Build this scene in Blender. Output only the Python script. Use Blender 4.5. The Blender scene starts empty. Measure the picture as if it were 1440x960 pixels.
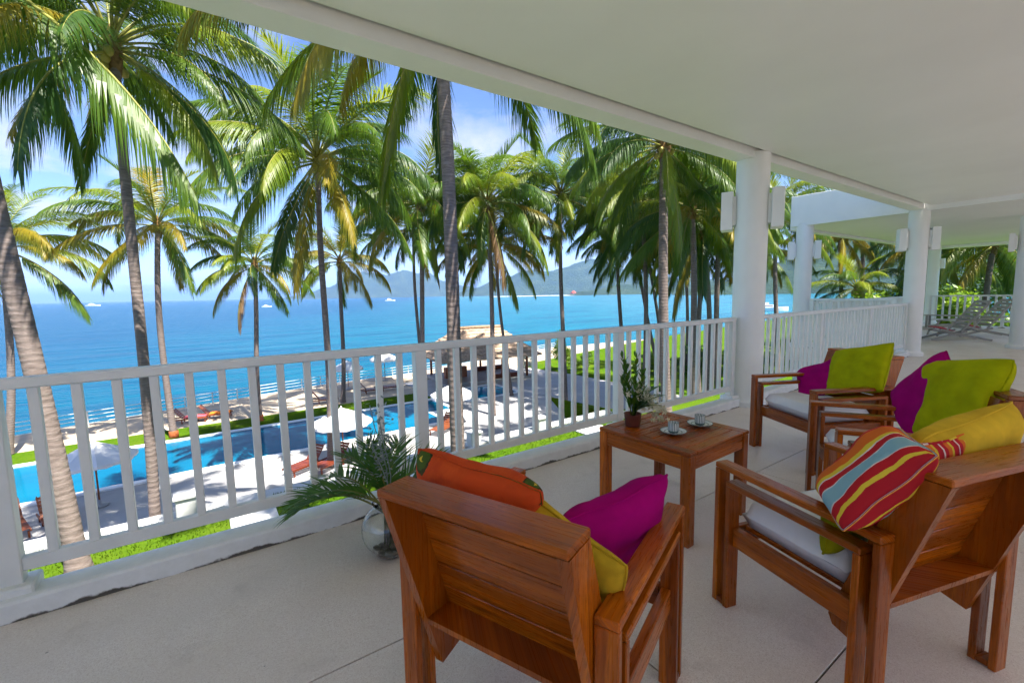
import bpy, math, random
from mathutils import Vector, Matrix, Quaternion
from mathutils import noise as mnoise
R = math.radians
scene = bpy.context.scene
COL = scene.collection

# ------------------------------------------------------------------ camera
YAW, PITCH, ROLL = R(55.27), R(6.04), R(-1.09)
cam_d = bpy.data.cameras.new('camera'); cam = bpy.data.objects.new('camera', cam_d); COL.objects.link(cam)
fw = Vector((math.cos(YAW)*math.cos(PITCH), math.sin(YAW)*math.cos(PITCH), -math.sin(PITCH)))
rt0 = Vector((math.sin(YAW), -math.cos(YAW), 0)); up0 = rt0.cross(fw)
rt = rt0*math.cos(ROLL) + up0*math.sin(ROLL); up = up0*math.cos(ROLL) - rt0*math.sin(ROLL)
mw = Matrix((rt, up, -fw)).transposed().to_4x4(); mw.translation = (0, 0, 1.3)
cam.matrix_world = mw
cam_d.sensor_width = 36; cam_d.lens = 630.8/1440*36
cam_d.clip_start = 0.05; cam_d.clip_end = 60000
scene.camera = cam

# ------------------------------------------------------------------ light
SUN_AZ, SUN_EL = R(-76), R(64)
to_sun = Vector((math.cos(SUN_EL)*math.cos(SUN_AZ), math.cos(SUN_EL)*math.sin(SUN_AZ), math.sin(SUN_EL)))
sd = bpy.data.lights.new('sun', 'SUN'); sd.energy = 3.4; sd.angle = R(0.53); sd.color = (1.0, 0.95, 0.86)
sun = bpy.data.objects.new('sun', sd); COL.objects.link(sun)
sun.rotation_euler = (-to_sun).to_track_quat('-Z', 'Y').to_euler(); sun.location = (10, -10, 30)
SKY_STRENGTH = 0.058
EXPOSURE = 2.32
world = bpy.data.worlds.new('World'); scene.world = world; world.use_nodes = True
wn = world.node_tree.nodes; wl = world.node_tree.links
for n in list(wn): wn.remove(n)
wo = wn.new('ShaderNodeOutputWorld'); bg = wn.new('ShaderNodeBackground'); sky = wn.new('ShaderNodeTexSky')
sky.sky_type = 'NISHITA'; sky.sun_disc = False; sky.sun_elevation = SUN_EL; sky.sun_rotation = math.pi/2 - SUN_AZ
sky.air_density = 0.8; sky.dust_density = 0.0; sky.ozone_density = 4.0; sky.altitude = 0
tc = wn.new('ShaderNodeTexCoord'); sep = wn.new('ShaderNodeSeparateXYZ'); wl.new(tc.outputs['Generated'], sep.inputs[0])
def wmath(op, a, b=None, c=None):
    m = wn.new('ShaderNodeMath'); m.operation = op
    for i, v in enumerate((a, b, c)):
        if v is None: continue
        if isinstance(v, (int, float)): m.inputs[i].default_value = v
        else: wl.new(v, m.inputs[i])
    return m.outputs[0]
# clouds: project the view direction on a layer overhead
zc = wmath('ADD', wmath('MAXIMUM', sep.outputs[2], 0.0), 0.16)
comb = wn.new('ShaderNodeCombineXYZ')
wl.new(wmath('DIVIDE', sep.outputs[0], zc), comb.inputs[0]); wl.new(wmath('DIVIDE', sep.outputs[1], zc), comb.inputs[1])
nz = wn.new('ShaderNodeTexNoise'); nz.inputs['Scale'].default_value = 1.25; nz.inputs['Detail'].default_value = 9; nz.inputs['Roughness'].default_value = 0.56; nz.inputs['Distortion'].default_value = 0.5
wl.new(comb.outputs[0], nz.inputs['Vector'])
cr = wn.new('ShaderNodeValToRGB'); cr.color_ramp.elements[0].position = 0.46; cr.color_ramp.elements[1].position = 0.64
cr.color_ramp.elements[0].color = (0, 0, 0, 1); cr.color_ramp.elements[1].color = (1, 1, 1, 1)
wl.new(nz.outputs[0], cr.inputs[0])
mx = wn.new('ShaderNodeMix'); mx.data_type = 'RGBA'
wl.new(wmath('MULTIPLY', cr.outputs[0], 0.8), mx.inputs[0])
hs = wn.new('ShaderNodeMix'); hs.data_type = 'RGBA'; hs.blend_type = 'MULTIPLY'; hs.inputs[0].default_value = 1.0; hs.inputs[7].default_value = (0.88, 0.90, 1.02, 1); wl.new(sky.outputs[0], hs.inputs[6]); wl.new(hs.outputs[2], mx.inputs[6]); mx.inputs[7].default_value = (4.0, 4.0, 4.4, 1)
wl.new(mx.outputs[2], bg.inputs[0]); bg.inputs[1].default_value = SKY_STRENGTH
wl.new(bg.outputs[0], wo.inputs[0])

vs = scene.view_settings; vs.view_transform = 'Standard'; vs.look = 'None'; vs.exposure = EXPOSURE; vs.gamma = 1; vs.use_curve_mapping = False
scene.render.engine = 'CYCLES'
cy = scene.cycles
cy.max_bounces = 10; cy.diffuse_bounces = 6; cy.glossy_bounces = 4; cy.transmission_bounces = 6; cy.transparent_max_bounces = 8; cy.volume_bounces = 0
cy.caustics_reflective = False; cy.caustics_refractive = False; cy.sample_clamp_indirect = 6
cy.use_adaptive_sampling = True; cy.adaptive_threshold = 0.02
cy.use_denoising = True
try: cy.denoiser = 'OPENIMAGEDENOISE'
except Exception: pass

# ------------------------------------------------------------------ materials
M = {}
class NT:
    def __init__(s, name):
        m = bpy.data.materials.new(name); m.use_nodes = True; s.m = m; s.n = m.node_tree.nodes; s.l = m.node_tree.links
        for x in list(s.n): s.n.remove(x)
        s.out = s.n.new('ShaderNodeOutputMaterial'); s.p = s.n.new('ShaderNodeBsdfPrincipled'); s.l.new(s.p.outputs[0], s.out.inputs[0])
        M[name] = m
    def node(s, t, **kw):
        x = s.n.new(t)
        for k, v in kw.items(): setattr(x, k, v)
        return x
    def set(s, node, key, v):
        if hasattr(v, 'is_output') or isinstance(v, bpy.types.NodeSocket): s.l.new(v, node.inputs[key])
        elif isinstance(v, (tuple, list)) and len(v) == 3 and node.inputs[key].type == 'RGBA': node.inputs[key].default_value = (*v, 1)
        else: node.inputs[key].default_value = v
    def coord(s, kind='Object', scale=(1, 1, 1), loc=(0, 0, 0)):
        t = s.node('ShaderNodeTexCoord'); mp = s.node('ShaderNodeMapping'); s.l.new(t.outputs[kind], mp.inputs[0])
        mp.inputs['Scale'].default_value = scale; mp.inputs['Location'].default_value = loc
        return mp.outputs[0]
    def noise(s, vec, scale, detail=4, rough=0.55, dist=0.0):
        x = s.node('ShaderNodeTexNoise'); s.l.new(vec, x.inputs['Vector'])
        x.inputs['Scale'].default_value = scale; x.inputs['Detail'].default_value = detail; x.inputs['Roughness'].default_value = rough; x.inputs['Distortion'].default_value = dist
        return x.outputs[0]
    def ramp(s, fac, stops, interp='LINEAR'):
        x = s.node('ShaderNodeValToRGB'); e = x.color_ramp; e.interpolation = interp
        while len(e.elements) < len(stops): e.elements.new(0.5)
        for el, (p, c) in zip(e.elements, stops):
            el.position = p; el.color = (*c, 1) if len(c) == 3 else c
        s.l.new(fac, x.inputs[0]); return x.outputs[0]
    def mix(s, fac, a, b, mode='MIX'):
        x = s.node('ShaderNodeMix'); x.data_type = 'RGBA'; x.blend_type = mode
        for i, v in ((0, fac), (6, a), (7, b)):
            if isinstance(v, bpy.types.NodeSocket): s.l.new(v, x.inputs[i])
            elif isinstance(v, (int, float)): x.inputs[i].default_value = v
            else: x.inputs[i].default_value = (*v, 1)
        return x.outputs[2]
    def math(s, op, a, b=0.0):
        x = s.node('ShaderNodeMath'); x.operation = op
        for i, v in enumerate((a, b)):
            if isinstance(v, bpy.types.NodeSocket): s.l.new(v, x.inputs[i])
            else: x.inputs[i].default_value = v
        return x.outputs[0]
    def bump(s, h, strength=0.3, dist=0.01):
        x = s.node('ShaderNodeBump'); x.inputs['Strength'].default_value = strength; x.inputs['Distance'].default_value = dist
        s.l.new(h, x.inputs['Height']); s.l.new(x.outputs[0], s.p.inputs['Normal'])
    def base(s, c, rough=0.5, spec=0.5):
        s.set(s.p, 'Base Color', c); s.set(s.p, 'Roughness', rough); s.p.inputs['Specular IOR Level'].default_value = spec
    def island(s): return s.node('ShaderNodeNewGeometry').outputs['Random Per Island']
    def objrand(s): return s.node('ShaderNodeObjectInfo').outputs['Random']

def simple(name, col, rough=0.5, spec=0.5, var=0.12, scale=6, bump=0.0, bscale=60, bdist=0.004):
    t = NT(name); v = t.coord()
    n = t.noise(v, scale, 5)
    dark = tuple(c*(1-var) for c in col); lite = tuple(min(1, c*(1+var)) for c in col)
    t.base(t.ramp(n, [(0.3, dark), (0.7, lite)]), rough, spec)
    if bump: t.bump(t.noise(v, bscale, 4), bump, bdist)
    return t

def make_materials():
    # painted surfaces
    simple('white_paint', (0.80, 0.81, 0.78), 0.45, 0.4, 0.03, 3, 0.08, 90)
    simple('ceiling_paint', (0.83, 0.825, 0.84), 0.42, 0.35, 0.045, 0.7, 0.05, 25, 0.003)
    simple('rail_paint', (0.72, 0.73, 0.71), 0.38, 0.45, 0.04, 8, 0.1, 60)
    t = NT('kerb_paint'); v = t.coord(); g = t.node('ShaderNodeNewGeometry'); sp = t.node('ShaderNodeSeparateXYZ'); t.l.new(g.outputs['Position'], sp.inputs[0])
    n1 = t.noise(v, 3.1, 6, 0.62); n2 = t.noise(v, 14, 5, 0.65)
    lowz = t.math('SUBTRACT', 0.052, sp.outputs[2])
    msk = t.math('ADD', t.math('MULTIPLY', lowz, 9.0), t.math('SUBTRACT', n1, 0.86))
    msk = t.ramp(t.math('ADD', msk, t.math('MULTIPLY', n2, 0.22)), [(0.10, (0, 0, 0)), (0.17, (1, 1, 1))])
    t.base(t.mix(msk, t.ramp(n2, [(0.3, (0.70, 0.71, 0.69)), (0.7, (0.80, 0.81, 0.80))]), (0.09, 0.08, 0.065)), 0.5, 0.35); t.bump(n2, 0.12, 0.004)
    # washed-pebble floor slabs
    t = NT('pebble_floor'); v = t.coord('Object')
    big = t.noise(v, 1.1, 6, 0.62, 0.3); mid = t.noise(v, 3.5, 7, 0.68, 0.5)
    vo = t.node('ShaderNodeTexVoronoi'); t.l.new(v, vo.inputs['Vector']); vo.inputs['Scale'].default_value = 330
    bw = t.node('ShaderNodeSeparateColor'); t.l.new(vo.outputs['Color'], bw.inputs[0])
    c = t.ramp(bw.outputs[0], [(0.0, (0.60, 0.51, 0.44)), (0.25, (0.73, 0.64, 0.57)), (0.75, (0.79, 0.71, 0.64)), (1.0, (0.85, 0.79, 0.73))])
    c = t.mix(t.ramp(big, [(0.38, (0, 0, 0)), (0.68, (0.7, 0.7, 0.7))]), c, (0.64, 0.56, 0.49))
    c = t.mix(t.ramp(mid, [(0.56, (0, 0, 0)), (0.72, (0.5, 0.5, 0.5))]), c, (0.50, 0.43, 0.37))
    sp_ = t.node('ShaderNodeTexVoronoi'); t.l.new(v, sp_.inputs['Vector']); sp_.inputs['Scale'].default_value = 9
    sr = t.node('ShaderNodeSeparateColor'); t.l.new(sp_.outputs['Color'], sr.inputs[0])
    dot = t.math('LESS_THAN', sp_.outputs['Distance'], t.math('MULTIPLY', t.math('MAXIMUM', t.math('SUBTRACT', sr.outputs[0], 0.72), 0.0), 0.22))
    c = t.mix(t.math('MULTIPLY', dot, 0.65), c, (0.16, 0.13, 0.10))
    t.base(c, t.ramp(mid, [(0.3, (0.30,)*3), (0.7, (0.50,)*3)]), 0.5); t.bump(vo.outputs['Distance'], 0.08, 0.0015)
    simple('joint_dark', (0.10, 0.09, 0.08), 0.9, 0.1)
    # teak: grain runs along u of the uv map
    def teak(name, a, b, c, rough, coat):
        t = NT(name); v = t.coord('UV', (1.6, 26, 1)); isl = t.objrand()
        off = t.node('ShaderNodeVectorMath'); off.operation = 'ADD'; t.l.new(v, off.inputs[0])
        cx = t.node('ShaderNodeCombineXYZ'); t.l.new(t.math('MULTIPLY', isl, 37.0), cx.inputs[0]); t.l.new(t.math('MULTIPLY', isl, 91.0), cx.inputs[1]); t.l.new(cx.outputs[0], off.inputs[1])
        n = t.noise(off.outputs[0], 1.0, 6, 0.6, 1.4); n2 = t.noise(off.outputs[0], 0.25, 3, 0.5, 0.6); n3 = t.noise(off.outputs[0], 5.0, 4, 0.7)
        col = t.ramp(n, [(0.25, a), (0.5, b), (0.78, c)])
        col = t.mix(t.ramp(n2, [(0.38, (0, 0, 0)), (0.62, (0.8,)*3)]), col, a)
        fig = t.noise(off.outputs[0], 2.2, 3, 0.5, 2.5); col = t.mix(t.ramp(fig, [(0.52, (0, 0, 0)), (0.60, (0.55,)*3), (0.68, (0, 0, 0))]), col, a)
        col = t.mix(t.ramp(isl, [(0, (0.0,)*3), (1, (0.55,)*3)]), col, tuple(x*0.62 for x in b))
        t.base(col, t.ramp(n3, [(0.3, (rough-0.06,)*3), (0.7, (rough+0.1,)*3)]), 0.3); t.bump(n3, 0.06, 0.002)
        t.p.inputs['Coat Weight'].default_value = coat; t.p.inputs['Coat Roughness'].default_value = 0.15
    teak('teak', (0.115, 0.018, 0.001), (0.46, 0.105, 0.003), (0.74, 0.215, 0.007), 0.28, 0.22)
    teak('teak_red', (0.10, 0.016, 0.008), (0.22, 0.045, 0.016), (0.33, 0.08, 0.03), 0.45, 0.1)
    teak('teak_orange', (0.16, 0.04, 0.015), (0.26, 0.07, 0.022), (0.34, 0.11, 0.035), 0.5, 0.0)
    teak('grey_wood', (0.30, 0.28, 0.25), (0.46, 0.44, 0.40), (0.58, 0.56, 0.52), 0.7, 0.0)
    # fabrics
    def fabric(name, col, var=0.15, sheen=0.3):
        t = NT(name); v = t.coord('UV', (1, 1, 1)); n = t.noise(v, 5, 4); w = t.noise(v, 260, 2)
        t.base(t.ramp(n, [(0.3, tuple(c*(1-var) for c in col)), (0.7, tuple(min(1, c*(1+var)) for c in col))]), 0.9, 0.05)
        t.bump(w, 0.25, 0.002)
    fabric('cloth_white', (0.74, 0.74, 0.76), 0.05, 0.1)
    fabric('cloth_magenta', (0.34, 0.002, 0.135)); fabric('cloth_green', (0.36, 0.38, 0.004)); fabric('cloth_olive', (0.30, 0.28, 0.006))
    fabric('cloth_yellow', (0.62, 0.40, 0.03), 0.2); fabric('cloth_yellow_dark', (0.50, 0.32, 0.02), 0.2); fabric('cloth_pink', (0.55, 0.10, 0.13)); fabric('cloth_orange', (0.7, 0.2, 0.03))
    def stripes(name, seq, axis, scale=1.0, wob=0.012):
        t = NT(name); v = t.coord('UV'); s_ = t.node('ShaderNodeSeparateXYZ'); t.l.new(v, s_.inputs[0])
        n = t.noise(v, 9, 3); u = t.math('ADD', s_.outputs[axis], t.math('MULTIPLY', t.math('SUBTRACT', n, 0.5), wob*2))
        u = t.math('FRACT', t.math('MULTIPLY', u, scale))
        c = t.ramp(u, seq, 'CONSTANT'); t.base(c, 0.85, 0.2); t.bump(t.noise(v, 260, 2), 0.25, 0.002)
    RED, BLU, WHT, YEL, ORG, MAR = (0.50, 0.015, 0.02), (0.27, 0.46, 0.50), (0.75, 0.62, 0.55), (0.72, 0.52, 0.04), (0.68, 0.14, 0.015), (0.40, 0.012, 0.02)
    stripes('cloth_stripe', [(0, MAR), (0.05, YEL), (0.085, RED), (0.165, WHT), (0.18, BLU), (0.40, WHT), (0.415, RED), (0.51, WHT), (0.525, YEL), (0.575, ORG), (0.74, RED)], 1)
    stripes('cloth_stripe_fine', [(0, ORG), (0.25, YEL), (0.38, RED), (0.55, MAR), (0.7, WHT), (0.78, RED)], 0, 4.0)
    t = NT('cloth_floral'); v = t.coord('UV')
    vo = t.node('ShaderNodeTexVoronoi'); t.l.new(v, vo.inputs['Vector']); vo.inputs['Scale'].default_value = 4.4
    wv = t.noise(v, 11, 3); d = t.math('ADD', vo.outputs['Distance'], t.math('MULTIPLY', t.math('SUBTRACT', wv, 0.5), 0.35))
    scn = t.node('ShaderNodeSeparateColor'); t.l.new(vo.outputs['Color'], scn.inputs[0])
    flower = t.ramp(d, [(0, (0.75, 0.66, 0.40)), (0.10, (0.62, 0.42, 0.03)), (0.20, (0.06, 0.10, 0.012)), (0.32, (0.05, 0.045, 0.01)), (0.38, (0.56, 0.062, 0.008))], 'CONSTANT')
    on = t.ramp(scn.outputs[0], [(0, (0, 0, 0)), (0.22, (1, 1, 1))], 'CONSTANT')
    t.base(t.mix(on, t.ramp(wv, [(0.3, (0.46, 0.04, 0.006)), (0.7, (0.62, 0.085, 0.01))]), flower), 0.8, 0.2); t.bump(t.noise(v, 260, 2), 0.25, 0.002)
    # palm parts
    def leaf(name, a, b, trans=0.35, rough=0.42, tipc=None):
        t = NT(name); r = t.island(); r2 = t.objrand()
        c = t.mix(r, a, b); c = t.mix(t.math('MULTIPLY', r2, 0.35), c, a)
        if tipc:
            sx_ = t.node('ShaderNodeSeparateXYZ'); t.l.new(t.coord('UV'), sx_.inputs[0]); c = t.mix(t.ramp(sx_.outputs[0], [(0.1, (0, 0, 0)), (0.75, (0.9,)*3)]), c, tipc)
        t.base(c, rough, 0.45)
        tr = t.node('ShaderNodeBsdfTranslucent'); cc = t.mix(0.5, c, tuple(min(1, x*1.7) for x in b)); t.l.new(cc, tr.inputs[0])
        ms = t.node('ShaderNodeMixShader'); ms.inputs[0].default_value = trans
        t.l.new(t.p.outputs[0], ms.inputs[1]); t.l.new(tr.outputs[0], ms.inputs[2]); t.l.new(ms.outputs[0], t.out.inputs[0])
    leaf('leaf_green', (0.048, 0.112, 0.006), (0.112, 0.190, 0.009), 0.42); leaf('leaf_dark', (0.026, 0.080, 0.012), (0.065, 0.140, 0.016), 0.42)
    leaf('leaf_lime', (0.16, 0.21, 0.008), (0.26, 0.29, 0.010), 0.45, tipc=(0.085, 0.18, 0.012)); leaf('leaf_yellow', (0.24, 0.20, 0.012), (0.36, 0.25, 0.015), trans=0.45, tipc=(0.09, 0.15, 0.012))
    leaf('leaf_orange', (0.38, 0.17, 0.012), (0.48, 0.25, 0.015), tipc=(0.14, 0.13, 0.012)); leaf('leaf_brown', (0.12, 0.07, 0.03), (0.20, 0.12, 0.05), 0.15)
    leaf('leaf_pot', (0.035, 0.115, 0.014), (0.085, 0.20, 0.02)); leaf('leaf_bright', (0.12, 0.24, 0.012), (0.24, 0.34, 0.02)); leaf('leaf_grey', (0.16, 0.21, 0.20), (0.30, 0.34, 0.33), 0.2)
    simple('frond_stem', (0.20, 0.20, 0.03), 0.5, 0.4, 0.25, 3); leaf('petal_cream', (0.52, 0.50, 0.30), (0.72, 0.68, 0.48), 0.25)
    t = NT('palm_bark'); v = t.coord('Object', (1, 1, 1)); sp = t.node('ShaderNodeSeparateXYZ'); t.l.new(v, sp.inputs[0])
    n = t.noise(v, 6, 5, 0.65); n2 = t.noise(t.coord('Object', (5, 5, 30)), 1.0, 4, 0.6)
    ring = t.math('SINE', t.math('ADD', t.math('MULTIPLY', sp.outputs[2], 52.0), t.math('MULTIPLY', n, 7.0)))
    c = t.ramp(n2, [(0.25, (0.085, 0.064, 0.056)), (0.5, (0.165, 0.13, 0.115)), (0.8, (0.26, 0.215, 0.195))])
    c = t.mix(t.ramp(ring, [(0.0, (0.16,)*3), (0.35, (0, 0, 0))]), c, (0.12, 0.09, 0.075))
    c = t.mix(t.ramp(n, [(0.6, (0, 0, 0)), (0.75, (0.5,)*3)]), c, (0.20, 0.19, 0.15))
    t.base(c, 0.85, 0.2); t.bump(t.math('ADD', ring, t.math('MULTIPLY', n2, 1.5)), 0.28, 0.012)
    simple('palm_fibre', (0.17, 0.10, 0.04), 0.9, 0.1, 0.4, 12, 0.6, 40, 0.02); simple('coconut', (0.24, 0.20, 0.03), 0.5, 0.4, 0.3, 4)
    simple('trunk_band', (0.45, 0.12, 0.04), 0.7, 0.2, 0.3, 8)
    # ground
    t = NT('grass'); v = t.coord(); n = t.noise(v, 0.35, 4); n2 = t.noise(v, 9, 6, 0.7)
    c = t.ramp(n2, [(0.3, (0.030, 0.080, 0.004)), (0.7, (0.072, 0.140, 0.008))]); c = t.mix(t.ramp(n, [(0.4, (0, 0, 0)), (0.7, (0.5,)*3)]), c, (0.105, 0.135, 0.014))
    t.base(c, 0.95, 0.0); t.bump(n2, 0.6, 0.04)
    simple('deck_concrete', (0.34, 0.33, 0.325), 0.6, 0.3, 0.10, 0.8, 0.1, 30); simple('white_plaster', (0.54, 0.54, 0.535), 0.6, 0.3, 0.05, 1.2, 0.1, 30)
    simple('promenade_sand', (0.46, 0.37, 0.27), 0.8, 0.2, 0.14, 1.1, 0.1, 30); simple('bounce_court_stone', (0.17, 0.15, 0.125), 0.8, 0.2, 0.2, 1.5); simple('coping', (0.76, 0.77, 0.78), 0.5, 0.35, 0.05, 3)
    # water
    def water(name, stops, bscale, stren, dist, rough, spec, sc=(1, 1, 1), var=0.012, murk=None):
        t = NT(name); v = t.coord('Object', sc); n = t.noise(t.coord('Object'), var, 5, 0.6)
        c = t.ramp(n, stops)
        t.base(c, rough, spec); t.p.inputs['IOR'].default_value = 1.15
        h = t.math('ADD', t.noise(v, bscale, 4, 0.6), t.math('MULTIPLY', t.noise(v, bscale*0.23, 3, 0.5), 2.0)); t.bump(h, stren, dist)
    t = NT('sea_water'); v = t.coord('Object'); sx_ = t.node('ShaderNodeSeparateXYZ'); t.l.new(v, sx_.inputs[0])
    g = t.math('ADD', t.math('MULTIPLY', sx_.outputs[0], 0.88), t.math('MULTIPLY', sx_.outputs[1], -0.42))      # shallower bay to the right
    g = t.math('ADD', t.math('DIVIDE', g, 260.0), 0.42)
    g = t.math('ADD', g, t.math('MULTIPLY', t.math('SUBTRACT', t.noise(v, 0.006, 4, 0.6), 0.5), 0.5))
    c = t.ramp(g, [(0.1, (0.0, 0.056, 0.120)), (0.5, (0.003, 0.110, 0.165)), (0.95, (0.020, 0.140, 0.190))])
    st = t.noise(t.coord('Object', (0.03, 0.16, 1)), 1.0, 5, 0.62, 0.4)
    c = t.mix(t.ramp(st, [(0.42, (0, 0, 0)), (0.62, (0.55,)*3)]), c, (0.0, 0.034, 0.090))
    t.base(c, 0.25, 0.12); t.p.inputs['IOR'].default_value = 1.15
    vv = t.coord('Object', (0.35, 1.0, 1)); t.bump(t.math('ADD', t.noise(vv, 0.9, 4, 0.6), t.math('MULTIPLY', t.noise(vv, 0.16, 4, 0.55), 3.0)), 0.9, 0.45)
    water('pool_water', [(0.3, (0.0, 0.080, 0.165)), (0.7, (0.0, 0.13, 0.225))], 1.6, 0.25, 0.05, 0.05, 0.22, (1, 1, 1), 0.25)
    # far land
    t = NT('forest_hill'); v = t.coord(); n = t.noise(v, 0.012, 8, 0.65); n2 = t.noise(v, 0.05, 5, 0.7)
    c = t.ramp(n, [(0.3, (0.014, 0.032, 0.012)), (0.55, (0.032, 0.058, 0.018)), (0.75, (0.065, 0.085, 0.03))]); t.base(c, 0.9, 0.1); t.bump(n2, 1.0, 14)
    simple('thatch', (0.40, 0.29, 0.21), 0.95, 0.05, 0.35, 5, 0.8, 26, 0.05); simple('thatch_edge', (0.30, 0.21, 0.14), 0.95, 0.05, 0.35, 5, 0.8, 26, 0.05)
    simple('umbrella_cloth', (0.66, 0.66, 0.66), 0.8, 0.2, 0.03, 3); simple('pole_wood', (0.30, 0.10, 0.04), 0.5, 0.3, 0.2, 10)
    simple('roof_red', (0.50, 0.10, 0.05), 0.8, 0.2, 0.2, 0.2); simple('boat_white', (0.82, 0.83, 0.84), 0.3, 0.5, 0.02, 1); simple('boat_dark', (0.03, 0.04, 0.06), 0.1, 0.5); simple('beach', (0.62, 0.55, 0.42), 0.9, 0.1, 0.1, 0.02)
    simple('dark_metal', (0.03, 0.03, 0.035), 0.4, 0.5); simple('terracotta', (0.16, 0.045, 0.03), 0.5, 0.4, 0.25, 12); simple('soil', (0.05, 0.03, 0.02), 0.95, 0.1, 0.3, 60)
    simple('chrome', (0.55, 0.56, 0.57), 0.2, 0.5, 0.05); M['chrome'].node_tree.nodes['Principled BSDF'].inputs['Metallic'].default_value = 0.9
    t = NT('porcelain'); v = t.coord('UV', (1, 1, 1)); ck = t.node('ShaderNodeTexBrick'); t.l.new(v, ck.inputs['Vector']); ck.inputs['Scale'].default_value = 1.0
    ck.inputs['Color1'].default_value = (0.62, 0.66, 0.66, 1); ck.inputs['Color2'].default_value = (0.55, 0.60, 0.60, 1); ck.inputs['Mortar'].default_value = (0.06, 0.11, 0.11, 1)
    ck.inputs['Mortar Size'].default_value = 0.012; ck.inputs['Brick Width'].default_value = 0.05; ck.inputs['Row Height'].default_value = 0.3; ck.offset = 0.5
    t.base(ck.outputs[0], 0.15, 0.5)
    t = NT('saucer_glaze'); v = t.coord('Object'); ln = t.node('ShaderNodeVectorMath'); ln.operation = 'LENGTH'; t.l.new(v, ln.inputs[0])
    t.base(t.ramp(t.math('MULTIPLY', ln.outputs['Value'], 10.0), [(0, (0.66, 0.70, 0.70)), (0.46, (0.10, 0.15, 0.16)), (0.50, (0.66, 0.70, 0.72)), (0.72, (0.12, 0.18, 0.2)), (0.78, (0.70, 0.74, 0.74))], 'CONSTANT'), 0.12, 0.5)
    t = NT('glass'); t.base((0.97, 0.99, 0.98), 0.0, 0.5); t.p.inputs['Transmission Weight'].default_value = 1.0; t.p.inputs['IOR'].default_value = 1.45
    t = NT('vase_water'); t.base((0.90, 0.95, 0.97), 0.0, 0.5); t.p.inputs['Transmission Weight'].default_value = 1.0; t.p.inputs['IOR'].default_value = 1.33
    simple('pebble_stone', (0.40, 0.38, 0.36), 0.5, 0.4, 0.5, 20)
make_materials()

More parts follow.
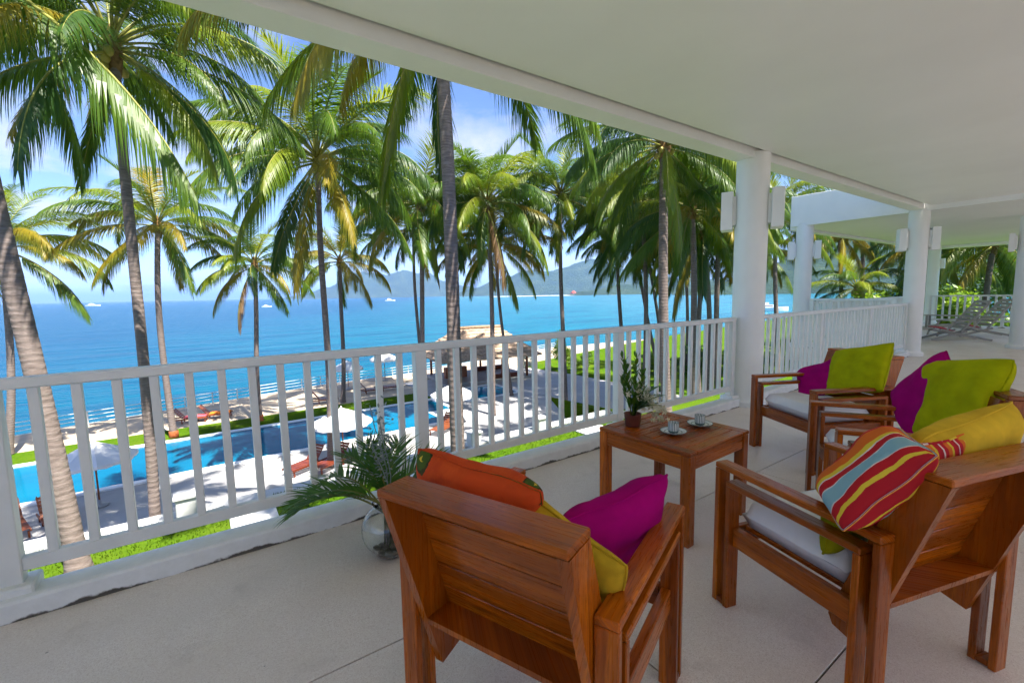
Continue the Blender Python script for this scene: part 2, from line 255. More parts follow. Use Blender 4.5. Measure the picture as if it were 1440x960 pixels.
# ------------------------------------------------------------------ mesh builder
class MB:
    def __init__(s): s.v = []; s.f = []; s.uv = []; s.sm = []
    def add(s, verts, faces, uvs=None, smooth=False):
        o = len(s.v); s.v += [tuple(p) for p in verts]
        for i, f in enumerate(faces):
            s.f.append(tuple(o+k for k in f)); s.sm.append(smooth)
            s.uv.append(uvs[i] if uvs else [(verts[k][0], verts[k][1]) for k in f])
        return s
    def box(s, lo, hi, ch=0.003, mat=None):
        lo = Vector(lo); hi = Vector(hi); c = (lo+hi)/2; h = (hi-lo)/2; ch = min(ch, min(h)*0.6)
        ax = max(range(3), key=lambda i: h[i]); o1, o2 = [i for i in range(3) if i != ax]
        V = []; idx = {}
        for sx in (-1, 1):
            for sy in (-1, 1):
                for sz in (-1, 1):
                    for a in range(3):
                        p = [sx*(h[0]-ch), sy*(h[1]-ch), sz*(h[2]-ch)]; p[a] = (sx, sy, sz)[a]*h[a]
                        idx[(sx, sy, sz, a)] = len(V); V.append(Vector(p))
        F = []
        for a in range(3):
            b, d = (a+1) % 3, (a+2) % 3
            for sg in (-1, 1):
                q = []
                for (i, j) in ((-1, -1), (1, -1), (1, 1), (-1, 1)):
                    k = [0, 0, 0]; k[a] = sg; k[b] = i; k[d] = j; q.append(idx[(*k, a)])
                F.append(q if sg > 0 else q[::-1])
            for i in (-1, 1):
                for j in (-1, 1):
                    k1 = [0]*3; k2 = [0]*3; k1[a] = -1; k2[a] = 1; k1[b] = k2[b] = i; k1[d] = k2[d] = j
                    q = [idx[(*k1, b)], idx[(*k2, b)], idx[(*k2, d)], idx[(*k1, d)]]
                    F.append(q)
        for sx in (-1, 1):
            for sy in (-1, 1):
                for sz in (-1, 1): F.append([idx[(sx, sy, sz, a)] for a in range(3)])
        for i, f in enumerate(F):                      # outward winding
            n = (V[f[1]]-V[f[0]]).cross(V[f[2]]-V[f[0]]); m = sum((V[k] for k in f), Vector())/len(f)
            if n.dot(m) < 0: F[i] = f[::-1]
        W = [p+c for p in V]
        if mat: W = [mat @ p for p in W]
        uv = [[(V[k][ax], V[k][o1]*1.0+V[k][o2]*1.0) for k in f] for f in F]
        return s.add(W, F, uv)
    def obox(s, p0, p1, w, t, upv=(0, 0, 1), ch=0.003):
        """bar from p0 to p1, width w across, thickness t along upv"""
        p0 = Vector(p0); p1 = Vector(p1); d = p1-p0; L = d.length; x = d.normalized(); u = Vector(upv); y = u.cross(x).normalized(); z = x.cross(y)
        m = Matrix((x, y, z)).transposed().to_4x4(); m.translation = (p0+p1)/2
        return s.box((-L/2, -w/2, -t/2), (L/2, w/2, t/2), ch, m)
    def prism(s, poly, axis_pts, ch=0):
        """poly: list of 3d points (planar), extruded by vector"""
        e = Vector(axis_pts); n = len(poly); V = [Vector(p) for p in poly]+[Vector(p)+e for p in poly]
        F = [list(range(n))[::-1], list(range(n, 2*n))]+[[i, (i+1) % n, n+(i+1) % n, n+i] for i in range(n)]
        c = sum(V, Vector())/len(V)
        for i, f in enumerate(F):
            nn = (V[f[1]]-V[f[0]]).cross(V[f[2]]-V[f[0]]); m = sum((V[k] for k in f), Vector())/len(f)-c
            if nn.dot(m) < 0: F[i] = f[::-1]
        uv = [[(V[k].z, V[k].y+V[k].x) for k in f] for f in F]
        return s.add(V, F, uv)
    def tube(s, pts, rad, n=8, cap=True, smooth=True):
        pts = [Vector(p) for p in pts]; k = len(pts)
        if isinstance(rad, (int, float)): rad = [rad]*k
        V = []; F = []; prev = None
        for i, p in enumerate(pts):
            t = (pts[min(i+1, k-1)]-pts[max(i-1, 0)]).normalized()
            a = Vector((1, 0, 0)) if prev is None else prev
            if prev is None and abs(t.x) > 0.9: a = Vector((0, 1, 0))
            a = (a-t*a.dot(t)).normalized(); prev = a; b = t.cross(a)
            for j in range(n):
                an = 2*math.pi*j/n; V.append(p+(a*math.cos(an)+b*math.sin(an))*rad[i])
        for i in range(k-1):
            for j in range(n): F.append([i*n+j, i*n+(j+1) % n, (i+1)*n+(j+1) % n, (i+1)*n+j])
        if cap: F += [list(range(n))[::-1], list(range((k-1)*n, k*n))]
        uv = [[((q//n)/max(1, k-1), (q % n)/n) for q in f] for f in F]
        return s.add(V, F, uv, smooth)
    def lathe(s, prof, n=24, c=(0, 0, 0), smooth=True, close=False):
        c = Vector(c); V = []; F = []; k = len(prof)
        for r, z in prof:
            for j in range(n): V.append(c+Vector((r*math.cos(2*math.pi*j/n), r*math.sin(2*math.pi*j/n), z)))
        UV = []
        for i in range(k-1 if not close else k):
            i2 = (i+1) % k
            for j in range(n):
                F.append([i*n+j, i*n+(j+1) % n, i2*n+(j+1) % n, i2*n+j])
                u0 = j/n; u1 = (j+1)/n; UV.append([(u0, prof[i][1]), (u1, prof[i][1]), (u1, prof[i2][1]), (u0, prof[i2][1])])
        return s.add(V, F, UV, smooth)
    def grid(s, nx, ny, fn, smooth=True):
        V = [fn(i/nx, j/ny) for j in range(ny+1) for i in range(nx+1)]; F = []; UV = []
        for j in range(ny):
            for i in range(nx):
                a = j*(nx+1)+i; F.append([a, a+1, a+nx+2, a+nx+1]); UV.append([(i/nx, j/ny), ((i+1)/nx, j/ny), ((i+1)/nx, (j+1)/ny), (i/nx, (j+1)/ny)])
        return s.add(V, F, UV, smooth)
    def mesh(s, name):
        me = bpy.data.meshes.new(name); me.from_pydata(s.v, [], s.f)
        ul = me.uv_layers.new(name='UVMap'); flat = [c for f in s.uv for p in f for c in p]; ul.data.foreach_set('uv', flat)
        me.polygons.foreach_set('use_smooth', s.sm); me.update(); return me
    def build(s, name, mat, parent=None): return obj(name, s.mesh(name), mat, parent)

def obj(name, me, mat=None, parent=None):
    o = bpy.data.objects.new(name, me); COL.objects.link(o)
    if mat and me:
        if not me.materials: me.materials.append(None)
        o.material_slots[0].link = 'OBJECT'; o.material_slots[0].material = M[mat]
    if parent: o.parent = parent
    return o
def tag(o, label=None, cat=None, group=None, kind=None):
    if label: o['label'] = label
    if cat: o['category'] = cat
    if group: o['group'] = group
    if kind: o['kind'] = kind
    return o
def thing(name, label, cat, loc=(0, 0, 0), rz=0.0, group=None, parent=None):
    o = bpy.data.objects.new(name, None); COL.objects.link(o); o.location = loc; o.rotation_euler = (0, 0, rz); o.empty_display_size = 0.1
    return tag(o, label, cat, group)
def copy_tree(o, parent=None):
    c = o.copy(); COL.objects.link(c)
    if parent: c.parent = parent
    for ch in list(o.children): copy_tree(ch, c)
    return c
def bx(name, lo, hi, mat, parent=None, ch=0.003): return MB().box(lo, hi, ch).build(name, mat, parent)
def struct(o): return tag(o, kind='structure')

LAWN, DECK, SEA = -3.6, -6.2, -8.0

# ------------------------------------------------------------------ veranda: floor, ceiling, walls
rng = random.Random(5)
def veranda():
    fl = struct(MB().box((-9, -4.7, -0.30), (10.85, 2.76, -0.012), 0.004).build('veranda_floor', 'joint_dark'))
    ys = [-4.7, -3.44, -2.44, -1.44, -0.442, 0.556, 1.555, 2.60]; xs = [-9, -6.795, -4.795, -2.795, -0.795, 1.205, 3.205, 5.205, 7.205, 9.205, 10.85]
    for j in range(7):
        for i in range(10):
            bx('floor_slab', (xs[i]+0.003, ys[j]+0.003, -0.0115), (xs[i+1]-0.003, ys[j+1]-0.003, 0.0), 'pebble_floor', fl, 0.0015)
    wf = struct(MB().box((10.856, -4.7, -0.30), (20.6, 4.75, -0.001), 0.004).build('wing_floor', 'pebble_floor'))
    ce = struct(MB().box((-9, -4.7, 2.74), (10.9, 2.475, 2.95), 0.0).build('ceiling', 'ceiling_paint'))  # stops short of the beam: slot added to show a dark shade line
    struct(MB().box((10.92, -4.7, 2.655), (21.3, 4.72, 2.95), 0.0).build('wing_ceiling', 'ceiling_paint'))
    b = MB().box((-9, 2.55, 2.683), (10.9, 2.75, 3.02), 0.004)
    tag(b.build('roof_beam', 'white_paint'), 'long white edge beam above the main balcony railing', 'beam')
    b = MB().box((10.90, 2.76, 2.652), (11.12, 4.80, 3.30), 0.004)
    tag(b.build('fascia_beam', 'white_paint'), 'deep pale fascia beam of the projecting wing beside the far column', 'beam')
    b = MB().box((11.125, 4.73, 2.60), (21.3, 4.90, 3.30), 0.004)
    tag(b.build('wing_edge_beam', 'white_paint'), 'beam along the sea edge of the projecting wing roof', 'beam')
    b = MB().box((20.9, -4.7, 2.56), (21.29, 4.72, 2.65), 0.004)
    tag(b.build('wing_end_beam', 'white_paint'), 'white beam closing the far end of the wing ceiling above the deck chairs', 'beam')
    struct(MB().box((-9, -4.7, 2.955), (10.85, 2.9, 3.10), 0.0).build('roof_slab', 'white_paint'))
    # lower storey walls; house wall left out so light comes in
    tag(MB().box((-9, 2.2, LAWN), (10.8, 2.5, -0.305), 0.0).build('ground_floor_wall', 'white_plaster'), 'white ground storey wall under the balcony', 'wall')
    tag(MB().box((10.87, 4.3, LAWN-2.6), (20.5, 4.6, -0.305), 0.0).build('wing_base_wall', 'white_plaster'), 'white base wall under the projecting wing', 'wall')
    # unseen sunny court added on the land side to bounce light into the veranda
    struct(MB().box((-14, -12, -0.31), (24, -4.704, -0.004), 0.0).build('bounce_court_paving', 'bounce_court_stone'))
    tag(MB().box((-14, -12.4, -0.3), (24, -12.05, 2.2), 0.0).build('added_court_wall', 'white_plaster'), 'unseen white wall of the added court behind the veranda', 'wall')
    # curb with a rounded top
    def curb(x0, x1, label):
        pr = [(2.584, -0.02), (2.584, 0.078), (2.592, 0.088), (2.61, 0.092), (2.72, 0.088), (2.75, 0.078), (2.768, 0.05), (2.772, -0.30)]
        m = MB(); n = len(pr); nseg = max(2, int((x1-x0)/0.25)); V = []; F = []
        for i in range(nseg+1):
            x = x0+(x1-x0)*i/nseg
            for (y, z) in pr:
                d = (mnoise.noise(Vector((x*1.7, y*9, z*9)))*0.004) if -0.01 < z else 0
                V.append((x, y+d, z+d*0.7))
        for i in range(nseg):
            for j in range(n-1): F.append([i*n+j, i*n+j+1, (i+1)*n+j+1, (i+1)*n+j])
        F += [list(range(n))[::-1], [nseg*n+j for j in range(n)]]
        F = [f[::-1] for f in F]
        m.add(V, F, None, False); o = m.build('curb', 'kerb_paint'); return tag(o, label, 'curb')
    curb(-9, 4.90, 'low white stained curb under the long balcony railing')
    curb(5.22, 10.85, 'low white curb under the railing between the two big columns')
veranda()

# ------------------------------------------------------------------ columns and wall lamps
def column(x, y, r, z1, label, z0=0.0):
    t = thing('column', label, 'column', (x, y, z0), 0, 'round white veranda columns')
    MB().lathe([(r, 0.10), (r, z1-z0+0.06)], 40).build('shaft', 'white_paint', t)
    MB().lathe([(0, 0), (r+0.045, 0), (r+0.045, 0.055), (r+0.03, 0.075), (r+0.012, 0.085), (r+0.004, 0.10), (0, 0.10)], 40, smooth=False).build('base_ring', 'white_paint', t)
    return t
def wall_lamp(x, y, z, rz, label, s=1.0, w=0.15, h=0.30, d=0.09):
    t = thing('wall_lamp', label, 'wall lamp', (x, y, z), rz, 'white box lamps on the columns')
    bx('housing', (-w/2*s, 0.012, -h/2*s), (w/2*s, d*s, h/2*s), 'white_paint', t, 0.006)
    bx('back_plate', (-w*0.32*s, -0.02, -h*0.38*s), (w*0.32*s, 0.0115, h*0.38*s), 'white_paint', t, 0.002)
    return t
CR = 0.165
column(5.06, 2.63, CR, 2.683, 'thick round white column standing at the end of the near railing')
column(11.02, 2.64, 0.155, 2.683, 'round white column at the far end of the second railing')
column(11.05, 4.56, 0.165, 2.652, 'round white column holding the outer corner of the wing')
column(20.75, 4.50, 0.16, 2.60, 'thin far column at the back corner of the deck with the deck chairs')
column(13.72, 1.50, 0.22, 2.655, 'white column cut off by the right edge of the picture')
def lamps(cx, cy, r, z, la, lb, h=0.30, w=0.23):
    for ang, lab in ((R(118), la), (R(-62), lb)):
        d = Vector((math.cos(ang), math.sin(ang)))
        wall_lamp(cx+d.x*(r+0.008), cy+d.y*(r+0.008), z, ang-math.pi/2, lab, 1.0, w, h+0.05, 0.13)
lamps(5.06, 2.63, CR, 2.16, 'white box lamp on the sea side of the thick near column', 'white box lamp on the veranda side of the thick near column', 0.36)
lamps(11.02, 2.64, 0.155, 2.16, 'white box lamp on the sea side of the column at the second railing end', 'white box lamp on the veranda side of the column at the second railing end', 0.36)
lamps(11.05, 4.56, 0.165, 2.13, 'white box lamp on the outer side of the wing corner column', 'white box lamp on the inner side of the wing corner column', 0.34)
wall_lamp(20.75+0.03, 4.33, 2.05, R(-100), 'small white box lamp on the thin far corner column', 1.0, 0.17, 0.34, 0.10)
wall_lamp(13.60, 1.735, 2.14, R(8), 'white box lamp on the column at the right edge of the picture', 1.0, 0.2, 0.36, 0.10)

# ------------------------------------------------------------------ railings
def railing(label, p0, p1, n_bay, per_bay, zt=0.995, zb0=0.168, zb1=0.226, end_posts=True, posts=None, bw=0.036, base_z=0.09):
    """straight railing between p0 and p1 (xy); n_bay bays each with per_bay balusters"""
    p0 = Vector((p0[0], p0[1], 0)); p1 = Vector((p1[0], p1[1], 0)); d = p1-p0; L = d.length; ang = math.atan2(d.y, d.x)
    t = thing('railing', label, 'railing', p0, ang, 'white balcony railings')
    bx('top_rail', (-0.0, -0.036, zt-0.046), (L, 0.036, zt), 'rail_paint', t, 0.006)
    bx('bottom_rail', (0.0, -0.022, zb0), (L, 0.022, zb1), 'rail_paint', t, 0.004)
    bal = MB().box((-bw/2, -0.017, zb1-0.002), (bw/2, 0.017, zt-0.044), 0.003).mesh('baluster')
    post = MB().box((-0.037, -0.034, base_z-0.01), (0.037, 0.034, zt-0.044), 0.004).mesh('post')
    foot = MB().box((-0.075, -0.075, base_z-0.03), (0.075, 0.075, base_z+0.035), 0.008).mesh('post_foot')
    bay = L/n_bay
    for b in range(n_bay+1):
        if end_posts or 0 < b < n_bay:
            x = min(max(b*bay, 0.037), L-0.037)
            o = obj('post', post, 'rail_paint', t); o.location = (x, 0, 0)
            f = obj('post_foot', foot, 'kerb_paint', o)
    for b in range(n_bay):
        for k in range(1, per_bay+1):
            o = obj('baluster', bal, 'rail_paint', t); o.location = (b*bay+bay*k/(per_bay+1), 0, 0)
    return t
X0 = 1.135-1.87*2
railing('long white balcony railing in front of the pool, ending at the near column', (X0, 2.69), (X0+1.87*4, 2.69), 4, 13)
railing('white railing between the near column and the next column', (5.26, 2.69), (10.82, 2.69), 3, 13)
railing('white cross railing of the projecting wing behind the second railing', (10.98, 4.36), (10.98, 2.86), 1, 10, 1.075, base_z=0.01)
railing('white railing at the far end behind the deck chairs', (19.9, 4.35), (19.9, -2.4), 4, 9, 0.995, base_z=0.01, bw=0.05)
railing('white railing along the sea edge of the wing', (11.25, 4.56), (19.8, 4.56), 5, 12, 0.995, base_z=0.01)

# ------------------------------------------------------------------ teak chairs
def make_chair(label, loc, ang):
    t = thing('armchair', label, 'armchair', (loc[0], loc[1], 0), R(ang)-math.pi/2, 'teak armchairs round the table')
    W0, W1 = 0.275, 0.335
    for s in (-1, 1):
        a, b = sorted((s*W0, s*W1))
        bx('arm_board', (a, -0.314, 0.577), (b, 0.314, 0.600), 'teak', t, 0.004)
        bx('lower_arm_board', (a+0.001, -0.2585, 0.515), (b-0.001, 0.2585, 0.538), 'teak', t, 0.004)
        for y0, y1 in ((0.291, 0.314), (-0.314, -0.291)): bx('leg', (a+0.001, y0, 0), (b-0.001, y1, 0.5765), 'teak', t, 0.003)
        for y0, y1 in ((0.236, 0.2585), (-0.2585, -0.236)): bx('inner_leg', (a+0.002, y0, 0), (b-0.002, y1, 0.5145), 'teak', t, 0.003)
        for y0, y1 in ((0.2587, 0.2908), (-0.2908, -0.2587)): bx('foot_block', (a+0.003, y0, 0.004), (b-0.003, y1, 0.024), 'teak', t, 0.002)
        a2, b2 = sorted((s*0.282, s*0.312))
        bx('side_rail', (a2, -0.2355, 0.268), (b2, 0.2355, 0.345), 'teak', t, 0.003)
        a3, b3 = sorted((s*0.246, s*0.2735))
        poly = [(a3, -0.428, 0.782), (a3, -0.325, 0.782), (a3, -0.318, 0.76), (a3, -0.135, 0.235), (a3, -0.150, 0.205), (a3, -0.238, 0.185)]
        MB().prism(poly, (b3-a3, 0, 0)).build('back_side_board', 'teak', t)
    bx('front_rail', (-0.274, 0.238, 0.268), (0.274, 0.262, 0.345), 'teak', t, 0.003)
    bx('rear_rail', (-0.245, -0.205, 0.262), (0.245, -0.18, 0.345), 'teak', t, 0.003)
    bx('seat_panel', (-0.245, -0.178, 0.325), (0.245, 0.237, 0.343), 'teak', t, 0.002)
    bx('back_top_board', (-0.2745, -0.432, 0.783), (0.2745, -0.322, 0.805), 'teak', t, 0.004)
    # planks between the side boards, near the front of the leaning back
    dirv = Vector((0, -0.29, 0.957)).normalized(); start = Vector((0, -0.190, 0.352)); Lp = 0.428/dirv.z; n = 5; w = Lp/n
    nrm = Vector((0, dirv.z, -dirv.y))
    for i in range(n):
        p0 = start+dirv*(w*i+0.003); p1 = start+dirv*(w*(i+1)-0.002)
        m = MB(); c = (p0+p1)/2; mat = Matrix((Vector((1, 0, 0)), dirv, Vector((1, 0, 0)).cross(dirv))).transposed().to_4x4(); mat.translation = c
        m.box((-0.245, -(w-0.005)/2, -0.009), (0.245, (w-0.005)/2, 0.009), 0.002, mat).build('back_plank', 'teak', t)
    m = MB().prism([(-0.245, -0.295, 0.352), (-0.245, -0.18, 0.347), (-0.245, -0.18, 0.365), (-0.245, -0.297, 0.370)], (0.49, 0, 0)); m.build('back_bottom_board', 'teak', t)
    return t
CH = {1: ((0.843, 1.029), 22.2), 2: ((1.932, 0.600), 73.5), 3: ((3.843, 1.446), 152.9), 4: ((3.002, 0.772), 122.1)}
make_chair('teak armchair nearest the camera seen from behind, holding the orange floral pillow', *CH[1])
make_chair('teak armchair at the right holding the striped pillow', *CH[2])
make_chair('farthest teak armchair, beside the near column', *CH[3])
make_chair('teak armchair half hidden behind the striped pillow', *CH[4])

def cpt(c, p):
    (x, y), a = CH[c]; a = R(a); F = Vector((math.cos(a), math.sin(a), 0)); S = Vector((F.y, -F.x, 0))
    return Vector((x, y, 0))+S*p[0]+F*p[1]+Vector((0, 0, p[2]))
def cdir(c, p):
    a = R(CH[c][1]); F = Vector((math.cos(a), math.sin(a), 0)); S = Vector((F.y, -F.x, 0)); return S*p[0]+F*p[1]+Vector((0, 0, p[2]))

def seat_cushion(c, label):
    def prof(u, v, top):
        x = (u-0.5)*2; y = (v-0.5)*2
        e = (max(0, 1-abs(x)**(16 if top else 60))*max(0, 1-abs(y)**(16 if top else 60)))**0.3
        z = 0.400+(0.054 if top else -0.054)*e+(0.004*mnoise.noise(Vector((x*2, y*2, c))) if top else 0)
        k = 1-0.012*(1-e)
        return (x*0.272*k, 0.026+y*0.210*k, z)
    m = MB(); m.grid(18, 18, lambda u, v: prof(u, v, True)); m.grid(18, 18, lambda u, v: prof(1-u, v, False))
    (x, y), a = CH[c]; o = m.build('seat_cushion', 'cloth_white'); o.location = (x, y, 0); o.rotation_euler = (0, 0, R(a)-math.pi/2)
    return tag(o, label, 'cushion', 'white seat cushions')
seat_cushion(1, 'white seat cushion under the magenta pillow of the nearest chair')
seat_cushion(2, 'white seat cushion of the right chair, with an olive pillow standing on it')
seat_cushion(3, 'white seat cushion of the farthest chair')
seat_cushion(4, 'white seat cushion of the half hidden chair behind the striped pillow')

def pillow(label, mat, center, right, upv, w, h, th, seed, sag=0.0, group='scatter pillows'):
    """right/up: world directions of the pillow's sides"""
    rg = Vector(right).normalized(); nn = rg.cross(Vector(upv)).normalized(); uu = nn.cross(rg)
    so = Vector((seed*3.1, seed*1.7, 0))
    def fn(u, v, sgn):
        x = 2*u-1; y = 2*v-1
        ex = max(0.0, 1-abs(x)**2.6); ey = max(0.0, 1-abs(y)**2.6)
        e = (ex*ey)**0.44
        px = x*(1-0.075*(1-y*y)*abs(x)**2); py = y*(1-0.075*(1-x*x)*abs(y)**2); rc = 1-0.07*abs(x*y)**4; px *= rc; py *= rc
        wr = mnoise.noise(Vector((x*2.2, y*2.2, sgn*3))+so)*0.16+mnoise.noise(Vector((x*5, y*5, sgn*5))+so)*0.07*(1.1-e*0.6)+0.05*math.sin(7*mnoise.noise(Vector((x*1.5, y*1.5, sgn))+so)+abs(x*y)*9)*(1-e*0.7)
        # creases running to the corners
        cr_ = 0.05*math.sin((abs(x)-abs(y))*9+seed)*(abs(x*y))**1.5
        z = sgn*th/2*max(0.0, e*(1+wr)+cr_*e**0.3) + 0.5*th*0.35*mnoise.noise(Vector((x*1.1, y*1.1, 7))+so)
        z -= sag*(y*y)*th
        return rg*(px*w/2)+uu*(py*h/2)+nn*z
    m = MB(); N = 30
    m.grid(N, N, lambda u, v: fn(u, v, 1)); m.grid(N, N, lambda u, v: fn(1-u, v, -1))
    # weld the rims
    o = m.build('pillow', mat); o.location = center
    import bmesh
    b = bmesh.new(); b.from_mesh(o.data); bmesh.ops.remove_doubles(b, verts=b.verts, dist=0.0006); b.to_mesh(o.data); b.free()
    # piping round the seam
    rim = []
    for k in range(4*N):
        s, q = divmod(k, N); q /= N
        u, v = ((q, 0), (1, q), (1-q, 1), (0, 1-q))[s]; rim.append((fn(u, v, 1)+fn(u, v, -1) if False else fn(u, v, 1)))
    MB().tube(rim+[rim[0]], 0.0035, 5, False).build('piping', mat, o)
    return tag(o, label, 'pillow', group)
exec_pillows = [
    # nearest chair
    (1, 'orange floral pillow leaning in the nearest chair', 'cloth_floral', (-0.153, -0.135, 0.628), (0.99, 0.05, -0.13), (0.14, -0.35, 0.93), 0.44, 0.43, 0.18, 1),
    (1, 'yellow pillow wedged between floral and magenta pillows', 'cloth_yellow_dark', (0.080, -0.160, 0.572), (0.96, -0.12, -0.26), (0.23, -0.19, 0.95), 0.45, 0.36, 0.11, 2),
    (1, 'magenta pillow lying against the right arm of the nearest chair', 'cloth_magenta', (0.159, 0.069, 0.560), (0.44, 0.89, 0.12), (0.33, -0.29, 0.90), 0.43, 0.37, 0.15, 3),
    # right chair
    (2, 'striped pillow in red, yellow and pale blue propped on the arm of the right chair', 'cloth_stripe', (-0.236, -0.214, 0.728), (0.47, -0.41, 0.78), (0.67, 0.74, -0.01), 0.335, 0.315, 0.14, 4),
    (2, 'fine striped orange pillow corner showing behind the big striped pillow', 'cloth_stripe_fine', (-0.045, -0.235, 0.675), (1, 0.0, 0.06), (0.02, -0.30, 1), 0.27, 0.36, 0.09, 5),
    (2, 'large plain yellow pillow on top of the right chair back', 'cloth_yellow', (0.150, -0.205, 0.700), (0.97, -0.03, 0.18), (-0.18, -0.28, 0.93), 0.47, 0.40, 0.17, 6),
    (2, 'olive pillow standing low on the seat of the right chair', 'cloth_olive', (-0.145, -0.115, 0.560), (1, 0.25, 0.05), (-0.1, -0.32, 1), 0.30, 0.28, 0.11, 7),
    # half hidden chair
    (4, 'large green pillow in the half hidden chair', 'cloth_green', (0.06, -0.27, 0.70), (-0.95, -0.25, 0.16), (0.22, -0.24, 0.94), 0.54, 0.48, 0.17, 8),
    (4, 'magenta pillow standing on its corner beside the large green pillow', 'cloth_magenta', (0.235, -0.215, 0.70), (-0.42, -0.45, 0.79), (0.90, -0.10, 0.42), 0.42, 0.42, 0.12, 9),
    # farthest chair
    (3, 'green pillow in the farthest chair', 'cloth_green', (-0.11, -0.225, 0.69), (-0.96, -0.10, 0.25), (0.30, -0.45, 0.84), 0.48, 0.40, 0.13, 10),
    (3, 'magenta pillow at the left of the green one in the farthest chair', 'cloth_magenta', (0.175, -0.18, 0.565), (-0.75, -0.40, 0.45), (0.60, -0.40, 0.60), 0.38, 0.34, 0.12, 11),
]
for (c, lab, mt, ctr, rg, uu, w, h, th, sd_) in exec_pillows:
    pillow(lab, mt, cpt(c, ctr), cdir(c, rg), cdir(c, uu), w, h, th, sd_)

# ------------------------------------------------------------------ coffee table and what stands on it
def coffee_table():
    t = thing('coffee_table', 'square teak coffee table between the armchairs', 'table', (2.225, 1.575, 0), R(2.0))
    H = 0.298
    for sx in (-1, 1):
        for sy in (-1, 1):
            a, b = sorted((sx*(H-0.055), sx*H)); c, d = sorted((sy*(H-0.055), sy*H))
            bx('leg', (a, c, 0), (b, d, 0.4765), 'teak', t, 0.004)
    for s in (-1, 1):
        a, b = sorted((s*(H-0.006), s*(H-0.03)))
        bx('apron', (a, -H+0.056, 0.40), (b, H-0.056, 0.4765), 'teak', t, 0.003)
        bx('apron', (-H+0.056, a, 0.40), (H-0.056, b, 0.4765), 'teak', t, 0.003)
        a, b = sorted((s*(H+0.002), s*(H-0.062)))
        bx('top_border', (a, -H-0.002, 0.477), (b, H+0.002, 0.499), 'teak', t, 0.004)
        bx('top_border', (-H+0.064, a, 0.477), (H-0.064, b, 0.499), 'teak', t, 0.004)
    n = 7; y0 = -H+0.064; w = (2*H-0.128)/n
    for i in range(n): bx('top_slat', (-H+0.064, y0+w*i+0.0025, 0.479), (H-0.064, y0+w*(i+1)-0.0025, 0.498), 'teak', t, 0.003)
coffee_table()
def cup_and_saucer(x, y, la, lb):
    s = MB().lathe([(0, 0.004), (0.03, 0.0), (0.036, 0.003), (0.062, 0.012), (0.072, 0.017), (0.073, 0.020), (0.060, 0.016), (0.034, 0.008), (0, 0.007)], 40).build('saucer', 'saucer_glaze')
    s.location = (x, y, 0.4995); tag(s, la, 'saucer', 'saucers on the table')
    t = thing('coffee_cup', lb, 'cup', (x, y, 0.5075), R(20), 'cups on the table')
    MB().lathe([(0, 0.0), (0.024, 0.0), (0.027, 0.004), (0.029, 0.02), (0.030, 0.058), (0.0285, 0.058), (0.0275, 0.02), (0.024, 0.007), (0, 0.006)], 32).build('body', 'porcelain', t)
    MB().tube([(0.028, 0, 0.046), (0.043, 0, 0.046), (0.050, 0, 0.034), (0.045, 0, 0.020), (0.028, 0, 0.015)], 0.0036, 8).build('handle', 'porcelain', t)
cup_and_saucer(2.145, 1.512, 'patterned saucer nearer the flower pot', 'patterned coffee cup on the saucer nearer the flower pot')
cup_and_saucer(2.395, 1.508, 'patterned saucer nearer the table corner at the right', 'patterned coffee cup on the saucer nearer the right table corner')

# ------------------------------------------------------------------ foliage generators
def frond_mesh(name, seed, L=4.0, e0=40, droop=70, pairs=64, leaf=0.85, wid=0.05, hang=0.5, stem=0.16, rr=0.035, twist=0.0, curl=0.0):
    """feather leaf: rachis leaves the origin along +x at elevation e0 (deg) and bends down by droop; leaflets in two rows"""
    rg = random.Random(seed); n = 16; pts = [Vector((0, 0, 0))]; tang = []; side = 0.0
    for i in range(n):
        t = (i+0.5)/n; e = R(e0-droop*t**1.25); side += curl/n
        d = Vector((math.cos(e)*math.cos(side), math.cos(e)*math.sin(side), math.sin(e))); pts.append(pts[-1]+d*(L/n)); tang.append(d)
    m = MB(); m.tube(pts, [rr*(1-0.88*i/n) for i in range(n+1)], 5, True)
    for k in range(pairs):
        t = stem+(1-stem)*((k+rg.random()*0.5)/pairs); x = t*n; i = min(n-1, int(x)); f = x-i
        p = pts[i].lerp(pts[i+1], f); d = tang[i]
        s0 = Vector((0, 1, 0)); s0 = (s0-d*s0.dot(d)).normalized(); nrm = d.cross(s0)
        prof = (min(1.0, 0.5+1.6*(t-stem)) if t < 0.45 else 1.0)*(1-max(0, (t-0.55)/0.45)**1.6*0.62)
        for s in (-1, 1):
            if rg.random() < 0.04: continue
            l = leaf*prof*rg.uniform(0.85, 1.1); fa = R(28+34*t+rg.uniform(-10, 10))     # sweep towards the tip
            tw = R(twist)
            dirv = (s0*s*math.cos(fa)+d*math.sin(fa)+nrm*(0.32 if hang < 0.5 else 0.10)*math.cos(tw)+Vector((0, 0, -0.35*max(0, hang-0.3)))).normalized()
            w = wid*(0.75+0.35*prof)*rg.uniform(0.85, 1.15); q = p.copy(); a = dirv.copy(); h = hang*rg.uniform(0.75, 1.3)
            V = []; ns = 4
            for j in range(ns+1):
                u = j/ns; wj = w*(0.55 if j == 0 else (1.0 if j == 1 else (1-u)**0.8))
                wd = (d-a*d.dot(a)).normalized()
                if wd.length < 0.1: wd = nrm
                if j < ns: V += [q-wd*wj*0.5, q+wd*wj*0.5]
                else: V += [q]
                a = (a+Vector((0, 0, -1))*h*(0.35+0.55*u)).normalized(); q = q+a*(l/ns)
            F = [[2*j, 2*j+2, 2*j+3, 2*j+1] for j in range(ns-1)]+[[2*ns-2, 2*ns, 2*ns-1]]
            m.add(V, F, [[(min(1, (q_//2)/ns), t) for q_ in f] for f in F], False)
    me = m.mesh(name); me.materials.append(None); me.materials.append(M['frond_stem'])
    for f_ in me.polygons[:n*5+2]: f_.material_index = 1
    return me

